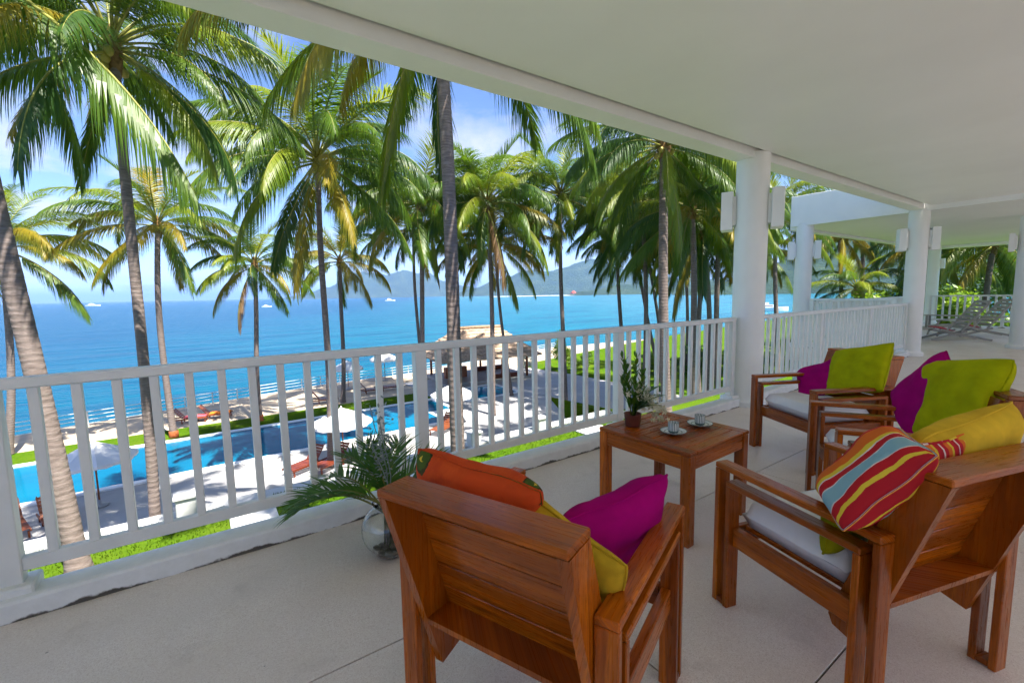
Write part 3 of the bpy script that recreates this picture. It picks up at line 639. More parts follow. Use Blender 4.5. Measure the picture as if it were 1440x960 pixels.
FR = {}
def build_fronds():
    # classes by start elevation; three variants each
    for cl, (e0, dr, hang) in {'up': (76, 50, 0.22), 'high': (54, 78, 0.55), 'mid': (30, 78, 0.85), 'low': (4, 66, 1.05), 'hang': (-24, 50, 1.15), 'dead': (-52, 30, 1.3), 'straight': (-34, 24, 1.0)}.items():
        FR[cl] = [frond_mesh('frond_'+cl, 10*k+hash_(cl), 4.0, e0+4*(k-1), dr*(0.85+0.2*k), 100, 1.20, 0.034, hang*(0.85+0.2*k), 0.17, 0.036, 0, (-0.3, 0.12, 0.34)[k]) for k in range(3)]
def hash_(s): return sum(ord(c)*(i+1) for i, c in enumerate(s))
build_fronds()

def trunk_mesh(base, top, r0, r1, seed, bend=0.3, ns=None):
    rg = random.Random(seed); b = Vector(base); t = Vector(top); L = (t-b).length; ns = ns or max(24, int(L/0.11)); pts = []; rad = []
    sd_ = Vector((rg.uniform(-1, 1), rg.uniform(-1, 1), 0)).normalized()
    for i in range(ns+1):
        u = i/ns; p = b.lerp(t, u)-b; p += sd_*bend*math.sin(u*math.pi)*0.6+sd_.cross(Vector((0, 0, 1)))*bend*0.25*math.sin(u*2*math.pi)
        r = r1+(r0-r1)*(1-u)**1.3+r0*0.35*max(0, 1-u*L/0.7)**2
        r *= 1+(0.014 if i % 2 else -0.01)+rg.uniform(-0.012, 0.012)
        pts.append(p); rad.append(r)
    m = MB(); m.tube(pts, rad, 14); return m.mesh('trunk')
PALMN = [0]
def palm(label, base, crown, r0=0.17, r1=0.12, L=4.4, n=24, seed=1, tint='green', bend=0.35, fronds=None, nuts=True, band=False, emin=None, tilt=0.0):
    """fronds: optional explicit list of (azimuth deg, class, length)"""
    rg = random.Random(seed*17+3)
    t = thing('palm_tree', label, 'palm tree', base, 0, 'coconut palms')
    obj('trunk', trunk_mesh(base, crown, r0, r1, seed, bend), 'palm_bark', t)
    cb = Vector(crown)-Vector(base)
    MB().lathe([(r1*0.95, -0.5), (r1*1.35, -0.22), (r1*1.7, 0.05), (r1*1.5, 0.35), (r1*0.7, 0.62), (0.0, 0.75)], 12, cb).build('crown_boss', 'palm_fibre', t)
    if band: MB().lathe([(r0*1.28, 0.02), (r0*1.36, 0.04), (r0*1.28, 0.38), (r0*1.2, 0.40)], 12).build('trunk_band', 'trunk_band', t)
    pal = {'green': ['leaf_green', 'leaf_green', 'leaf_lime', 'leaf_green', 'leaf_dark'], 'yellow': ['leaf_lime', 'leaf_yellow', 'leaf_green', 'leaf_yellow'], 'dark': ['leaf_dark', 'leaf_green', 'leaf_dark', 'leaf_lime']}[tint]
    lst = []
    if fronds is None:
        n = int(n*1.5); seq = ['up']*3+['high']*max(4, int(n*0.27))+['mid']*int(n*0.28)+['low']*int(n*0.22)+['hang']*int(n*0.13); seq += ['dead']*(1 if rg.random() < 0.6 else 0); a = rg.uniform(0, 360)
        for i, c in enumerate(seq):
            a += 137.5+rg.uniform(-14, 14); lst.append((a, c, L*rg.uniform(0.86, 1.08)*(0.8 if c == 'up' else 1)))
    else: lst = fronds
    for i, fr in enumerate(lst):
        a, c, l = fr[:3]
        k = rg.randrange(3)
        mt = fr[3] if len(fr) > 3 else rg.choice(pal)
        if len(fr) <= 3:
            if c in ('hang', 'low') and rg.random() < (0.6 if tint == 'yellow' else 0.16): mt = 'leaf_yellow'
            if c == 'dead': mt = rg.choice(['leaf_brown', 'leaf_yellow', 'leaf_lime'])
            if c == 'up': mt = 'leaf_lime' if rg.random() < 0.5 else 'leaf_green'
        o = obj('frond', FR[c][k], mt, t)
        h = {'up': 0.55, 'high': 0.42, 'mid': 0.3, 'low': 0.16, 'hang': 0.05, 'dead': -0.1, 'straight': 0.1}[c]
        o.location = cb+Vector((math.cos(R(a))*r1*0.9, math.sin(R(a))*r1*0.9, h))
        o.rotation_euler = (rg.uniform(-0.18, 0.18), rg.uniform(-0.10, 0.10), R(a)); s = l/4.0; o.scale = (s, s*rg.choice((-1, 1)), s)
    if nuts:
        nm = MB().lathe([(0, -0.13), (0.06, -0.115), (0.105, -0.04), (0.11, 0.03), (0.07, 0.10), (0.0, 0.125)], 10).mesh('coconut')
        for i in range(rg.randint(4, 8)):
            a = rg.uniform(0, 6.28); o = obj('coconut', nm, 'coconut', t); o.location = cb+Vector((math.cos(a)*(r1+0.13), math.sin(a)*(r1+0.13), rg.uniform(-0.28, 0.05))); o.rotation_euler = (rg.uniform(-.4, .4), rg.uniform(-.4, .4), 0)
    return t
def shrub(label, name, cat, loc, rx, ry, rz, n, mat, seed, leaf=0.12, stem=True, clumps=14, group='garden shrubs'):
    rg = random.Random(seed); t = thing(name, label, cat, loc, 0, group)
    cl = []
    for i in range(clumps):
        a = rg.uniform(0, 6.28); rr = rg.random()**0.5*0.75; zz = rg.uniform(-0.6, 0.8); cl.append((math.cos(a)*rr*math.sqrt(max(0.1, 1-zz*zz)), math.sin(a)*rr*math.sqrt(max(0.1, 1-zz*zz)), zz, rg.uniform(0.22, 0.42)))
    V = []; F = []
    for i in range(n):
        c = cl[rg.randrange(clumps)]; d = Vector((rg.gauss(0, 1), rg.gauss(0, 1), rg.gauss(0, 1))).normalized()*c[3]*rg.random()**0.35
        p = Vector(((c[0]+d.x)*rx, (c[1]+d.y)*ry, (c[2]+d.z)*rz+rz)); ax = Vector((rg.gauss(0, 1), rg.gauss(0, 1), rg.gauss(0, 0.6))).normalized(); bx_ = ax.cross(Vector((rg.gauss(0, 1), rg.gauss(0, 1), rg.gauss(0, 1)))).normalized()
        l = leaf*rg.uniform(0.6, 1.3); w = l*0.45; o = len(V)
        V += [p-ax*l*0.5, p+bx_*w*0.5, p+ax*l*0.5, p-bx_*w*0.5]; F.append([o, o+1, o+2, o+3])
    m = MB(); m.add(V, F); m.build('foliage', mat, t)
    if stem:
        for i in range(3): MB().tube([(0, 0, -0.1), (rg.uniform(-.1, .1)*rx, rg.uniform(-.1, .1)*ry, rz*0.5), (rg.uniform(-.4, .4)*rx, rg.uniform(-.4, .4)*ry, rz*1.2)], [0.05*rz, 0.035*rz, 0.012*rz], 6).build('stem', 'palm_fibre', t)
    return t

# ------------------------------------------------------------------ plants on the veranda
def leaf_blade(m, p, d, l, w, bend, ns=5):
    q = Vector(p); a = Vector(d).normalized(); V = []
    sd_ = a.cross(Vector((0, 0, 1)));
    if sd_.length < 0.05: sd_ = Vector((1, 0, 0))
    sd_.normalize()
    for j in range(ns+1):
        u = j/ns; wj = w*math.sin(math.pi*min(1, 0.12+0.88*u))**0.8
        V += [q-sd_*wj*0.5, q+sd_*wj*0.5] if j < ns else [q]
        a = (a+Vector((0, 0, -bend))*(0.3+u)).normalized(); q = q+a*l/ns
    m.add(V, [[2*j, 2*j+1, 2*j+3, 2*j+2] for j in range(ns-1)]+[[2*ns-2, 2*ns-1, 2*ns]])
def table_flowers():
    rg = random.Random(8); t = thing('flower_pot', 'small dark pot of green spikes and cream flowers on the coffee table', 'flower pot', (2.085, 1.752, 0.4995))
    MB().lathe([(0, 0), (0.040, 0), (0.044, 0.006), (0.050, 0.072), (0.053, 0.076), (0.048, 0.076), (0.044, 0.06), (0, 0.06)], 28).build('pot', 'terracotta', t)
    rtv = rt0
    for i, (lx, hh, az) in enumerate(((-0.075, 0.43, 0.3), (-0.03, 0.40, 2.2), (0.015, 0.43, 4.0), (0.045, 0.34, 5.2), (-0.06, 0.30, 1.2))):
        m = MB(); top = rtv*lx+Vector((0.02*math.cos(az), 0.02*math.sin(az), hh)); p0 = Vector((0.01*math.cos(az), 0.01*math.sin(az), 0.06)); m.tube([p0, p0.lerp(top, 0.5)+rtv*0.008, top], [0.004, 0.003, 0.0015], 5)
        m.build('stem', 'leaf_green', t)
        for k in range(26):
            u = 0.18+0.82*k/26; an = k*2.4+az; m = MB(); leaf_blade(m, p0.lerp(top, u), (math.cos(an)*0.55, math.sin(an)*0.55, 0.9), rg.uniform(0.045, 0.08)*(1.15-0.5*u), rg.uniform(0.014, 0.022), rg.uniform(0.02, 0.12), 4); m.build('leaf', 'leaf_pot' if k % 3 else 'leaf_green', t)
    for i in range(26):
        m = MB(); a = rg.uniform(-1.6, 1.2); d = rtv*rg.uniform(0.1, 1.0)+Vector((math.cos(a), math.sin(a), 0))*0.35
        leaf_blade(m, (0, 0, 0.06+rg.uniform(0, .05)), (d.x, d.y, rg.uniform(0.2, 1.4)), rg.uniform(0.13, 0.25), rg.uniform(0.02, 0.035), rg.uniform(0.15, 0.35)); m.build('leaf', 'leaf_pot' if i % 4 else 'leaf_green', t)
    for i in range(80):       # cream blossoms spilling to the right
        u = rg.random(); d = rtv*(0.02+0.17*u)+Vector((rg.gauss(0, 0.022), rg.gauss(0, 0.022), 0)); z = 0.23-0.20*u**1.2+rg.gauss(0, 0.03)
        m = MB(); c = Vector((d.x, d.y, max(0.03, z))); s = rg.uniform(0.013, 0.026); n0 = Vector((rg.gauss(0, 1), rg.gauss(0, 1), rg.gauss(0.4, 0.7))).normalized(); ax = n0.orthogonal().normalized(); ay = n0.cross(ax)
        for k in range(5):
            an = k*1.2566; e = ax*math.cos(an)+ay*math.sin(an); f = ax*math.cos(an+0.5)+ay*math.sin(an+0.5); g = ax*math.cos(an-0.5)+ay*math.sin(an-0.5)
            m.add([c, c+f*s*0.7+n0*s*0.25, c+e*s*1.2+n0*s*0.4, c+g*s*0.7+n0*s*0.25], [[0, 1, 2, 3]])
        m.build('blossom', 'petal_cream', t)
table_flowers()
def floor_vase():
    rg = random.Random(21); c = Vector((0.705, 2.14, 0))
    t = thing('glass_vase', 'round clear glass vase of palm leaves on the floor by the curb', 'vase', c)
    pr = [(0.0, 0.004), (0.062, 0.004), (0.070, 0.010)]
    for k in range(1, 13):
        a = -math.pi*0.36+k/12*math.pi*0.74; pr.append((0.135*math.cos(a), 0.138+0.135*math.sin(a)*0.98))
    pr += [(0.072, 0.268), (0.078, 0.276)]
    inner = [(max(0, r-0.005), z+(0.005 if i < 3 else 0)) for i, (r, z) in enumerate(pr)][::-1]
    MB().lathe(pr+inner, 40).build('bowl', 'glass', t)
    for i in range(40):
        a = rg.uniform(0, 6.28); r = rg.random()**0.5*0.075; s = rg.uniform(0.010, 0.018)
        o = MB().lathe([(0, -0.7), (0.7, -0.5), (1, 0), (0.7, 0.5), (0, 0.7)], 7).build('pebble', 'pebble_stone', t); o.scale = (s, s*rg.uniform(.7, 1.2), s*0.8); o.location = (math.cos(a)*r, math.sin(a)*r, 0.022+rg.random()*0.03+r*0.12)
    lf = -rt0
    specs = [(lf*1.0+fw*0.0, 38, 95, 0.62), (lf*0.9-fw*0.4, 55, 90, 0.58), (lf*0.5+fw*0.7, 60, 70, 0.55), (-lf*0.6+fw*0.3, 66, 60, 0.55), (-lf*0.9-fw*0.1, 60, 70, 0.50), (fw*0.9, 70, 55, 0.55), (lf*0.95+fw*0.5, 50, 100, 0.6), (lf*0.8-fw*0.25, 44, 85, 0.55), (lf*0.75+fw*0.4, 72, 70, 0.55), (-lf*0.8+fw*0.5, 52, 80, 0.5), (lf*0.3+fw*0.2, 82, 40, 0.50)]
    for i, (d, e0, dr, L) in enumerate(specs):
        o = obj('palm_leaf', frond_mesh('palm_leaf', 300+i, L*(0.9 if i in (0, 1, 6, 7) else 0.74), e0, dr, 24, 0.20, 0.0135, 0.16, 0.25, 0.006), 'leaf_pot', t)
        o.location = (rg.uniform(-.02, .02), rg.uniform(-.02, .02), 0.22); o.rotation_euler = (0, 0, math.atan2(d.y, d.x))
        MB().tube([(rg.uniform(-.04, .04), rg.uniform(-.04, .04), 0.05), o.location], [0.005, 0.006], 6).build('stalk', 'leaf_pot', t)
    for i in range(3):       # pale grey filler sprigs
        m = MB(); top = Vector((rg.uniform(-.10, .06), rg.uniform(-.05, .10), 0.62+0.07*i)); p0 = Vector((0, 0, 0.22))
        pts = [p0.lerp(top, k/5)+Vector((0.02*math.sin(k), 0.02*math.cos(k), 0)) for k in range(6)]; m.tube(pts, 0.0025, 5)
        for k in range(60):
            u = rg.uniform(0.45, 1); p = p0.lerp(top, u)+Vector((rg.gauss(0, 0.03), rg.gauss(0, 0.03), rg.gauss(0, 0.02))); leaf_blade(m, p, (rg.gauss(0, 1), rg.gauss(0, 1), rg.gauss(0.3, 0.6)), 0.026, 0.014, 0.1, 2)
        m.build('sprig', 'leaf_grey', t)
floor_vase()

# ------------------------------------------------------------------ grounds
def sheet(name, poly, z, mat, thick=None):
    n = len(poly); m = MB()
    if thick is None: m.add([(x, y, z) for x, y in poly], [list(range(n))])
    else: m.prism([(x, y, z-thick) for x, y in poly], (0, 0, thick))
    return struct(m.build(name, mat))
def ground_grid(name, x0, x1, y0, y1, nx, ny, fn, mat):
    m = MB(); m.grid(nx, ny, lambda u, v: (x0+(x1-x0)*u, y0+(y1-y0)*v, fn(x0+(x1-x0)*u, y0+(y1-y0)*v))); return struct(m.build(name, mat))
sheet('sea', [(-26000, -26000), (30000, -26000), (30000, 30000), (-26000, 30000)], SEA, 'sea_water')
# upper lawn; at its right end it rolls down to the lower garden
def lawn_z(x, y):
    s = min(1, max(0, (y-11.6)/5.5)); s = s*s*(3-2*s); k = min(1, max(0, (x-13.5)/3.0)); k = k*k*(3-2*k)
    return LAWN+0.03*mnoise.noise(Vector((x*0.4, y*0.4, 0)))-2.62*s*k
ground_grid('lawn', -30, 13.4, 2.4, 12.25, 60, 16, lawn_z, 'grass')
ground_grid('lawn_slope', 13.4, 60, 4.7, 17.2, 70, 30, lawn_z, 'grass')
sheet('pool_deck', [(-60, 12.4), (28, 12.4), (28, 30.0), (27.0, 37.0), (14.0, 37), (14.0, 31.6), (-60, 31.6)], DECK, 'deck_concrete', 0.4)
sheet('lower_lawn', [(28.004, 12.0), (140, -40), (160, 60), (60, 46), (27.004, 38), (27.004, 37.0), (28.004, 30.0)], DECK+0.02, 'grass', 0.4)
sheet('garden_ground', [(-80, -30), (140, -30), (140, 12.3), (-80, 12.3)], DECK-0.45, 'grass')
sheet('promenade', [(-25, 32.24), (-20, 32.24), (13.99, 32.24), (13.99, 38), (26.9, 37.1), (59, 46.2), (40, 48), (16, 41.6), (8, 41.2), (-20, 34.6), (-25, 33.4)], DECK-0.06, 'promenade_sand', 2.5)
sheet('lawn_strip', [(-60, 29.85), (13.6, 29.85), (13.6, 32.25), (-60, 32.25)], DECK+0.03, 'grass', 0.1)
def grass_blades(n=26000):
    rg = random.Random(77); V = []; F = []
    for i in range(n):
        x = rg.uniform(-7, 13.3); y = rg.uniform(8.2, 12.24) if rg.random() < 0.85 else rg.uniform(12.16, 12.30)
        if 0.15 < x < 1.17: continue
        a = rg.uniform(0, 6.28); h = rg.uniform(0.035, 0.085); w = 0.012; z = lawn_z(x, y)-0.005; o = len(V)
        V += [(x-math.cos(a)*w, y-math.sin(a)*w, z), (x+math.cos(a)*w, y+math.sin(a)*w, z), (x+rg.uniform(-.04, .04), y+rg.uniform(-.04, .04), z+h)]; F.append([o, o+1, o+2])
    m = MB(); m.add(V, F); o = m.build('grass_blades', 'grass'); tag(o, 'short grass blades on the upper lawn', 'grass', None, 'stuff')
grass_blades()
# white footpath crossing the lawn, with a separate slab further right
for (x0, x1, y0, y1) in ((0.2, 1.12, 4.0, 12.2), (10.6, 11.8, 9.0, 12.2)):
    struct(MB().box((x0, y0, LAWN-0.1), (x1, y1, LAWN+0.06), 0.01).build('path_slab', 'white_plaster'))
# pool
def pool():
    t = thing('swimming_pool', 'long blue swimming pool with white coping', 'swimming pool', (0, 0, 0))
    XA, XB, YA, YB = -40, 13.2, 23.76, 29.37
    m = MB(); m.grid(40, 8, lambda u, v: (XA+(XB-XA)*u, YA+(YB-YA)*v, DECK+0.012)); m.build('water', 'pool_water', t)
    bx('coping', (XA, YB, DECK-0.1), (XB+0.35, YB+0.38, DECK+0.075), 'coping', t, 0.02)
    bx('coping', (XA, YA-0.35, DECK-0.1), (XB+0.35, YA, DECK+0.075), 'coping', t, 0.02)
    bx('coping', (XB, YA+0.001, DECK-0.1), (XB+0.35, YB-0.001, DECK+0.075), 'coping', t, 0.02)
    bx('end_step', (XB-1.6, YA+0.3, DECK-0.08), (XB-0.02, YA+2.6, DECK+0.04), 'coping', t, 0.02)
    t = thing('plunge_pool', 'small square plunge pool in the paving before the thatched pavilion', 'swimming pool', (0, 0, 0))
    XA, XB, YA, YB = 15.4, 19.6, 27.6, 31.2
    m = MB(); m.grid(10, 8, lambda u, v: (XA+(XB-XA)*u, YA+(YB-YA)*v, DECK+0.012)); m.build('water', 'pool_water', t)
    for lo, hi in (((XA-.3, YB, DECK-.1), (XB+.3, YB+.3, DECK+.07)), ((XA-.3, YA-.3, DECK-.1), (XB+.3, YA, DECK+.07)), ((XA-.3, YA+.001, DECK-.1), (XA, YB-.001, DECK+.07)), ((XB, YA+.001, DECK-.1), (XB+.3, YB-.001, DECK+.07))): bx('coping', lo, hi, 'coping', t, 0.02)
pool()
# terrace wall along the lawn's edge with piers, and broad white steps down to the pool
def terrace():
    bxs = [((-30, 12.3, -6.4), (-2.5, 12.75, LAWN+0.12), 'white terrace wall at the left end of the upper lawn'), ((3.4, 12.3, -6.4), (13.4, 12.7, LAWN+0.10), 'white terrace wall at the pool side of the upper lawn, right of the steps')]
    for lo, hi, lab in bxs: tag(bx('terrace_wall', lo, hi, 'white_plaster', None, 0.02), lab, 'wall')
    t = thing('terrace_steps', 'broad white steps leading from the lawn down to the pool deck', 'steps', (0, 0, 0))
    n = 9
    for i in range(n): bx('step', (-2.48, 12.28+0.62*i, -6.4), (3.38, 12.28+0.62*(i+1)-0.002, LAWN-0.04-(LAWN-DECK-0.05)*i/n), 'white_plaster', t, 0.015)
    k = 0
    for (x, y, s, lab) in ((-0.55, 12.2, 0.42, 'white pier block at the top of the steps beside the slim trunk'), (3.55, 12.15, 0.42, 'white pier block at the right end of the steps'), (6.9, 12.2, 0.36, 'white pier block on the wall near the thick ringed trunk'), (9.6, 12.2, 0.36, 'white pier block at the right part of the terrace wall')):
        tt = thing('pier', lab, 'pier', (x, y, LAWN+0.10)); bx('block', (-s/2, -s/2, -0.3), (s/2, s/2, 0.42), 'white_plaster', tt, 0.02); bx('cap', (-s/2-.04, -s/2-.04, 0.4205), (s/2+.04, s/2+.04, 0.48), 'white_plaster', tt, 0.01)
terrace()
# pool bollards
for i, x in enumerate((-6.2, -4.0, -1.7, 0.6, 2.9, 5.2, 7.5, 9.8)):
    t = thing('bollard', '%s short white bollard from the left along the near pool edge' % ('first second third fourth fifth sixth seventh eighth'.split()[i]), 'bollard', (x, 23.2, DECK), 0, 'bollards along the pool')
    MB().lathe([(0.09, 0), (0.09, 0.34)], 14).build('stem', 'white_paint', t); MB().lathe([(0, 0.34), (0.12, 0.34), (0.13, 0.38), (0.10, 0.46), (0, 0.49)], 14).build('cap', 'white_paint', t)
# sea railing
def sea_railing():
    pts = [(-24.8, 33.3), (-20, 34.45), (-9.3, 36.1), (0.3, 38.4), (8, 40.2), (16, 40.6), (27, 42.0), (40, 46.6)]
    t = thing('sea_railing', 'white pipe railing along the promenade above the sea', 'railing', (0, 0, 0))
    pm = MB().lathe([(0.035, 0), (0.035, 0.92), (0.045, 0.93), (0.0, 0.95)], 8).mesh('post')
    for (a, b) in zip(pts[:-1], pts[1:]):
        A = Vector((*a, DECK-0.06)); B = Vector((*b, DECK-0.06)); L = (B-A).length; n = max(1, round(L/1.75))
        for i in range(n): o = obj('post', pm, 'rail_paint', t); o.location = A.lerp(B, i/n)
        for z in (0.18, 0.42, 0.66, 0.90): MB().tube([A+Vector((0, 0, z)), B+Vector((0, 0, z))], 0.024, 6).build('rail', 'rail_paint', t)
sea_railing()

# ------------------------------------------------------------------ umbrellas and loungers by the pool
def umbrella(label, x, y, z=DECK, r=1.35, h=2.45, rz=0.2):
    t = thing('parasol', label, 'parasol', (x, y, z), rz, 'white parasols by the pool')
    MB().tube([(0, 0, 0.05), (0, 0, h-0.03)], 0.028, 8).build('pole', 'pole_wood', t)
    MB().lathe([(0, 0), (0.26, 0), (0.26, 0.05), (0.06, 0.09), (0.05, 0.25), (0, 0.25)], 20).build('base', 'deck_concrete', t)
    n = 8
    for k in range(n):                                       # eight panels, a little slack between the ribs
        a0 = 2*math.pi*k/n; a1 = 2*math.pi*(k+1)/n
        def fn(u, v, a0=a0, a1=a1):
            rr = 0.06+(r-0.06)*v; p0 = Vector((math.cos(a0), math.sin(a0), 0))*rr; p1 = Vector((math.cos(a1), math.sin(a1), 0))*rr
            p = p0.lerp(p1, u); zz = h-0.62*(rr/r)**1.12-0.05*math.sin(math.pi*u)*v; return (p.x, p.y, zz)
        m = MB(); m.grid(4, 5, fn)
        def vf(u, v, a0=a0, a1=a1):
            p0 = Vector((math.cos(a0), math.sin(a0), 0))*r; p1 = Vector((math.cos(a1), math.sin(a1), 0))*r; p = p0.lerp(p1, u); return (p.x, p.y, h-0.62-0.05*math.sin(math.pi*u)-0.14*v*(0.8+0.2*math.sin(u*9)))
        m.grid(4, 1, vf); m.build('canopy_panel', 'umbrella_cloth', t)
        MB().tube([(0, 0, h-0.03), (math.cos(a0)*r*0.98, math.sin(a0)*r*0.98, h-0.64)], 0.011, 5).build('rib', 'pole_wood', t)
    MB().lathe([(0, h+0.10), (0.03, h+0.07), (0.035, h+0.02), (0.09, h-0.02), (0.10, h-0.05)], 12).build('cap', 'umbrella_cloth', t)
umbrella('white parasol at the left between the leaning trunk and the slim trunk', -3.56, 21.8, r=1.25, h=2.45)
umbrella('white parasol in the middle of the pool side', 4.95, 20.9, r=1.35, h=2.5, rz=0.5)
umbrella('white parasol half hidden behind the thick ringed trunk', 11.7, 23.0, r=1.3, h=2.4)
umbrella('small far white parasol on the promenade, left of the other far one', 9.6, 37.6, DECK-0.06, 1.3, 2.4)
umbrella('small far white parasol on the promenade nearer the pavilion', 13.3, 39.4, DECK-0.06, 1.3, 2.6)
def lounger_mesh_parts(t, wood, cush=None):
    W = 0.33
    for s in (-1, 1): bx('side_rail', (s*W-0.02, -0.95, 0.24), (s*W+0.02, 0.95, 0.31), wood, t)
    for s in (-1, 1):
        for y in (-0.85, 0.35, 0.85): bx('leg', (s*W-0.025+(0.045*-s), y-0.03, 0), (s*W+0.025+(0.045*-s), y+0.03, 0.24), wood, t)
    for i in range(9): bx('slat', (-W, -0.93+i*0.135, 0.312), (W, -0.93+i*0.135+0.11, 0.33), wood, t)
    d = Vector((0, math.cos(R(52)), math.sin(R(52))))
    for i in range(6):
        p = Vector((0, 0.30, 0.33))+d*(0.05+i*0.125); m = MB(); m.obox(p-Vector((W, 0, 0)), p+Vector((W, 0, 0)), 0.11, 0.018, (0, -math.sin(R(52)), math.cos(R(52)))); m.build('back_slat', wood, t)
    for s in (-1, 1): MB().obox(Vector((s*(W-.03), 0.30, 0.32)), Vector((s*(W-.03), 0.30, 0.32))+d*0.78, 0.03, 0.04, (0, -0.8, 0.6)).build('back_rail', wood, t)
    if cush: bx('pad', (-W+0.03, -0.9, 0.331), (W-0.03, 0.26, 0.385), cush, t, 0.02)
def lounger(label, x, y, ang, wood='teak_red', cush=None, z=DECK):
    t = thing('sun_lounger', label, 'sun lounger', (x, y, z), R(ang), 'wooden loungers by the pool'); lounger_mesh_parts(t, wood, cush); return t
lounger('orange wooden lounger behind the leaning trunk at the left', -5.6, 20.9, 20, 'teak_orange')
lounger('orange wooden lounger between the leaning trunk and the left parasol', -4.5, 20.75, 20, 'teak_orange')
lounger('dark red lounger beside the middle parasol, left one', 3.35, 20.9, -60)
lounger('dark red lounger beside the middle parasol pole, right one', 4.35, 20.5, -60)
lounger('red lounger beside the thick ringed trunk', 10.6, 22.1, -60, 'teak_orange')
lounger('red padded lounger on the promenade at the far left', -9.6, 33.6, 78, 'teak_red', 'cloth_pink', DECK-0.06)
lounger('orange lounger with red pad on the promenade left of the second far trunk', -1.0, 33.9, 78, 'teak_orange', 'cloth_pink', DECK-0.06)
lounger('orange lounger on the promenade right behind the second far trunk', 0.3, 34.1, 78, 'teak_orange', 'cloth_orange', DECK-0.06)
lounger('dark lounger on the promenade behind the middle parasol', 6.9, 33.9, 80, 'teak_red', None, DECK-0.06)
lounger('dark lounger on the promenade left of the big railing post', 10.6, 35.0, 80, 'teak_red', None, DECK-0.06)
lounger('dark lounger on the promenade next to the railing post, right one', 12.0, 35.2, 80, 'teak_red', None, DECK-0.06)

# folding deck chairs on the far deck
def deck_chair(label, x, y, ang):
    t = thing('deck_chair', label, 'deck chair', (x, y, 0), R(ang), 'folding deck chairs on the far deck'); t.scale = (0.9, 0.9, 0.9)
    W = 0.30; a = R(55)
    bd = Vector((0, -math.cos(a), math.sin(a)))
    for s in (-1, 1):
        MB().obox((s*W, 0.62, 0.30), (s*W, -0.62, 0.02), 0.03, 0.055, (0, 0, 1)).build('leg', 'grey_wood', t)          # long seat-to-rear leg
        MB().obox((s*(W-0.035), -0.12, 0.25), (s*(W-0.035), 0.60, 0.02), 0.03, 0.055, (0, 0, 1)).build('leg', 'grey_wood', t)
        MB().obox(Vector((s*(W-.0), 0.02, 0.24)), Vector((s*W, 0.02, 0.24))+bd*0.95, 0.03, 0.05, (0, 0.7, 0.7)).build('back_rail', 'grey_wood', t)
        MB().obox((s*(W+0.03), -0.36, 0.56), (s*(W+0.03), 0.26, 0.50), 0.06, 0.025, (0, 0, 1)).build('arm', 'grey_wood', t)
        MB().obox((s*(W+0.03), 0.20, 0.49), (s*(W+0.03), 0.34, 0.25), 0.025, 0.04, (0, 1, 0)).build('arm_support', 'grey_wood', t)
    for i in range(8):
        p = Vector((0, 0.02, 0.27))+bd*(0.10+i*0.115); MB().obox(p-Vector((W-.02, 0, 0)), p+Vector((W-.02, 0, 0)), 0.085, 0.014, (0, math.sin(a), math.cos(a))).build('back_slat', 'grey_wood', t)
    for i in range(7): MB().obox((-W+.02, 0.05+i*0.09, 0.205+i*0.019), (W-.02, 0.05+i*0.09, 0.205+i*0.019), 0.07, 0.014, (0, -0.2, 1)).build('seat_slat', 'grey_wood', t)
    for i in range(5): MB().obox((-W+.02, 0.66+i*0.10, 0.33-i*0.012), (W-.02, 0.66+i*0.10, 0.33-i*0.012), 0.08, 0.014, (0, 0.1, 1)).build('foot_slat', 'grey_wood', t)
    for s in (-1, 1):
        MB().obox((s*(W-.03), 0.60, 0.32), (s*(W-.03), 1.12, 0.27), 0.03, 0.045, (0, 0, 1)).build('foot_rail', 'grey_wood', t); MB().obox((s*(W-.03), 1.02, 0.27), (s*(W-.03), 1.10, 0.0), 0.03, 0.04, (0, 1, 0)).build('foot_leg', 'grey_wood', t)
    p = Vector((0, 0.13, 0.29)); m = MB(); m.grid(8, 8, lambda u, v: ((u-.5)*0.46, 0.10+0.42*v, 0.245+0.10*v+0.05*math.sin(math.pi*u)**.5*math.sin(math.pi*v)**.5)); m.build('seat_pad', 'cloth_pink', t)
deck_chair('grey wooden folding deck chair with pink pad, nearer the veranda', 14.9, 2.75, 35)
deck_chair('grey wooden folding deck chair farther right on the far deck', 16.4, 2.55, 35)
def side_bench():
    t = thing('low_bench', 'low grey wooden bench by the far corner column', 'bench', (18.4, 3.5, 0), R(90)); 
    for i in range(4): bx('slat', (-0.6, -0.2+i*0.1, 0.40), (0.6, -0.2+i*0.1+0.085, 0.425), 'grey_wood', t)
    for sx in (-0.52, 0.52):
        for sy in (-0.16, 0.16): bx('leg', (sx-.025, sy-.025, 0), (sx+.025, sy+.025, 0.3995), 'grey_wood', t)
side_bench()

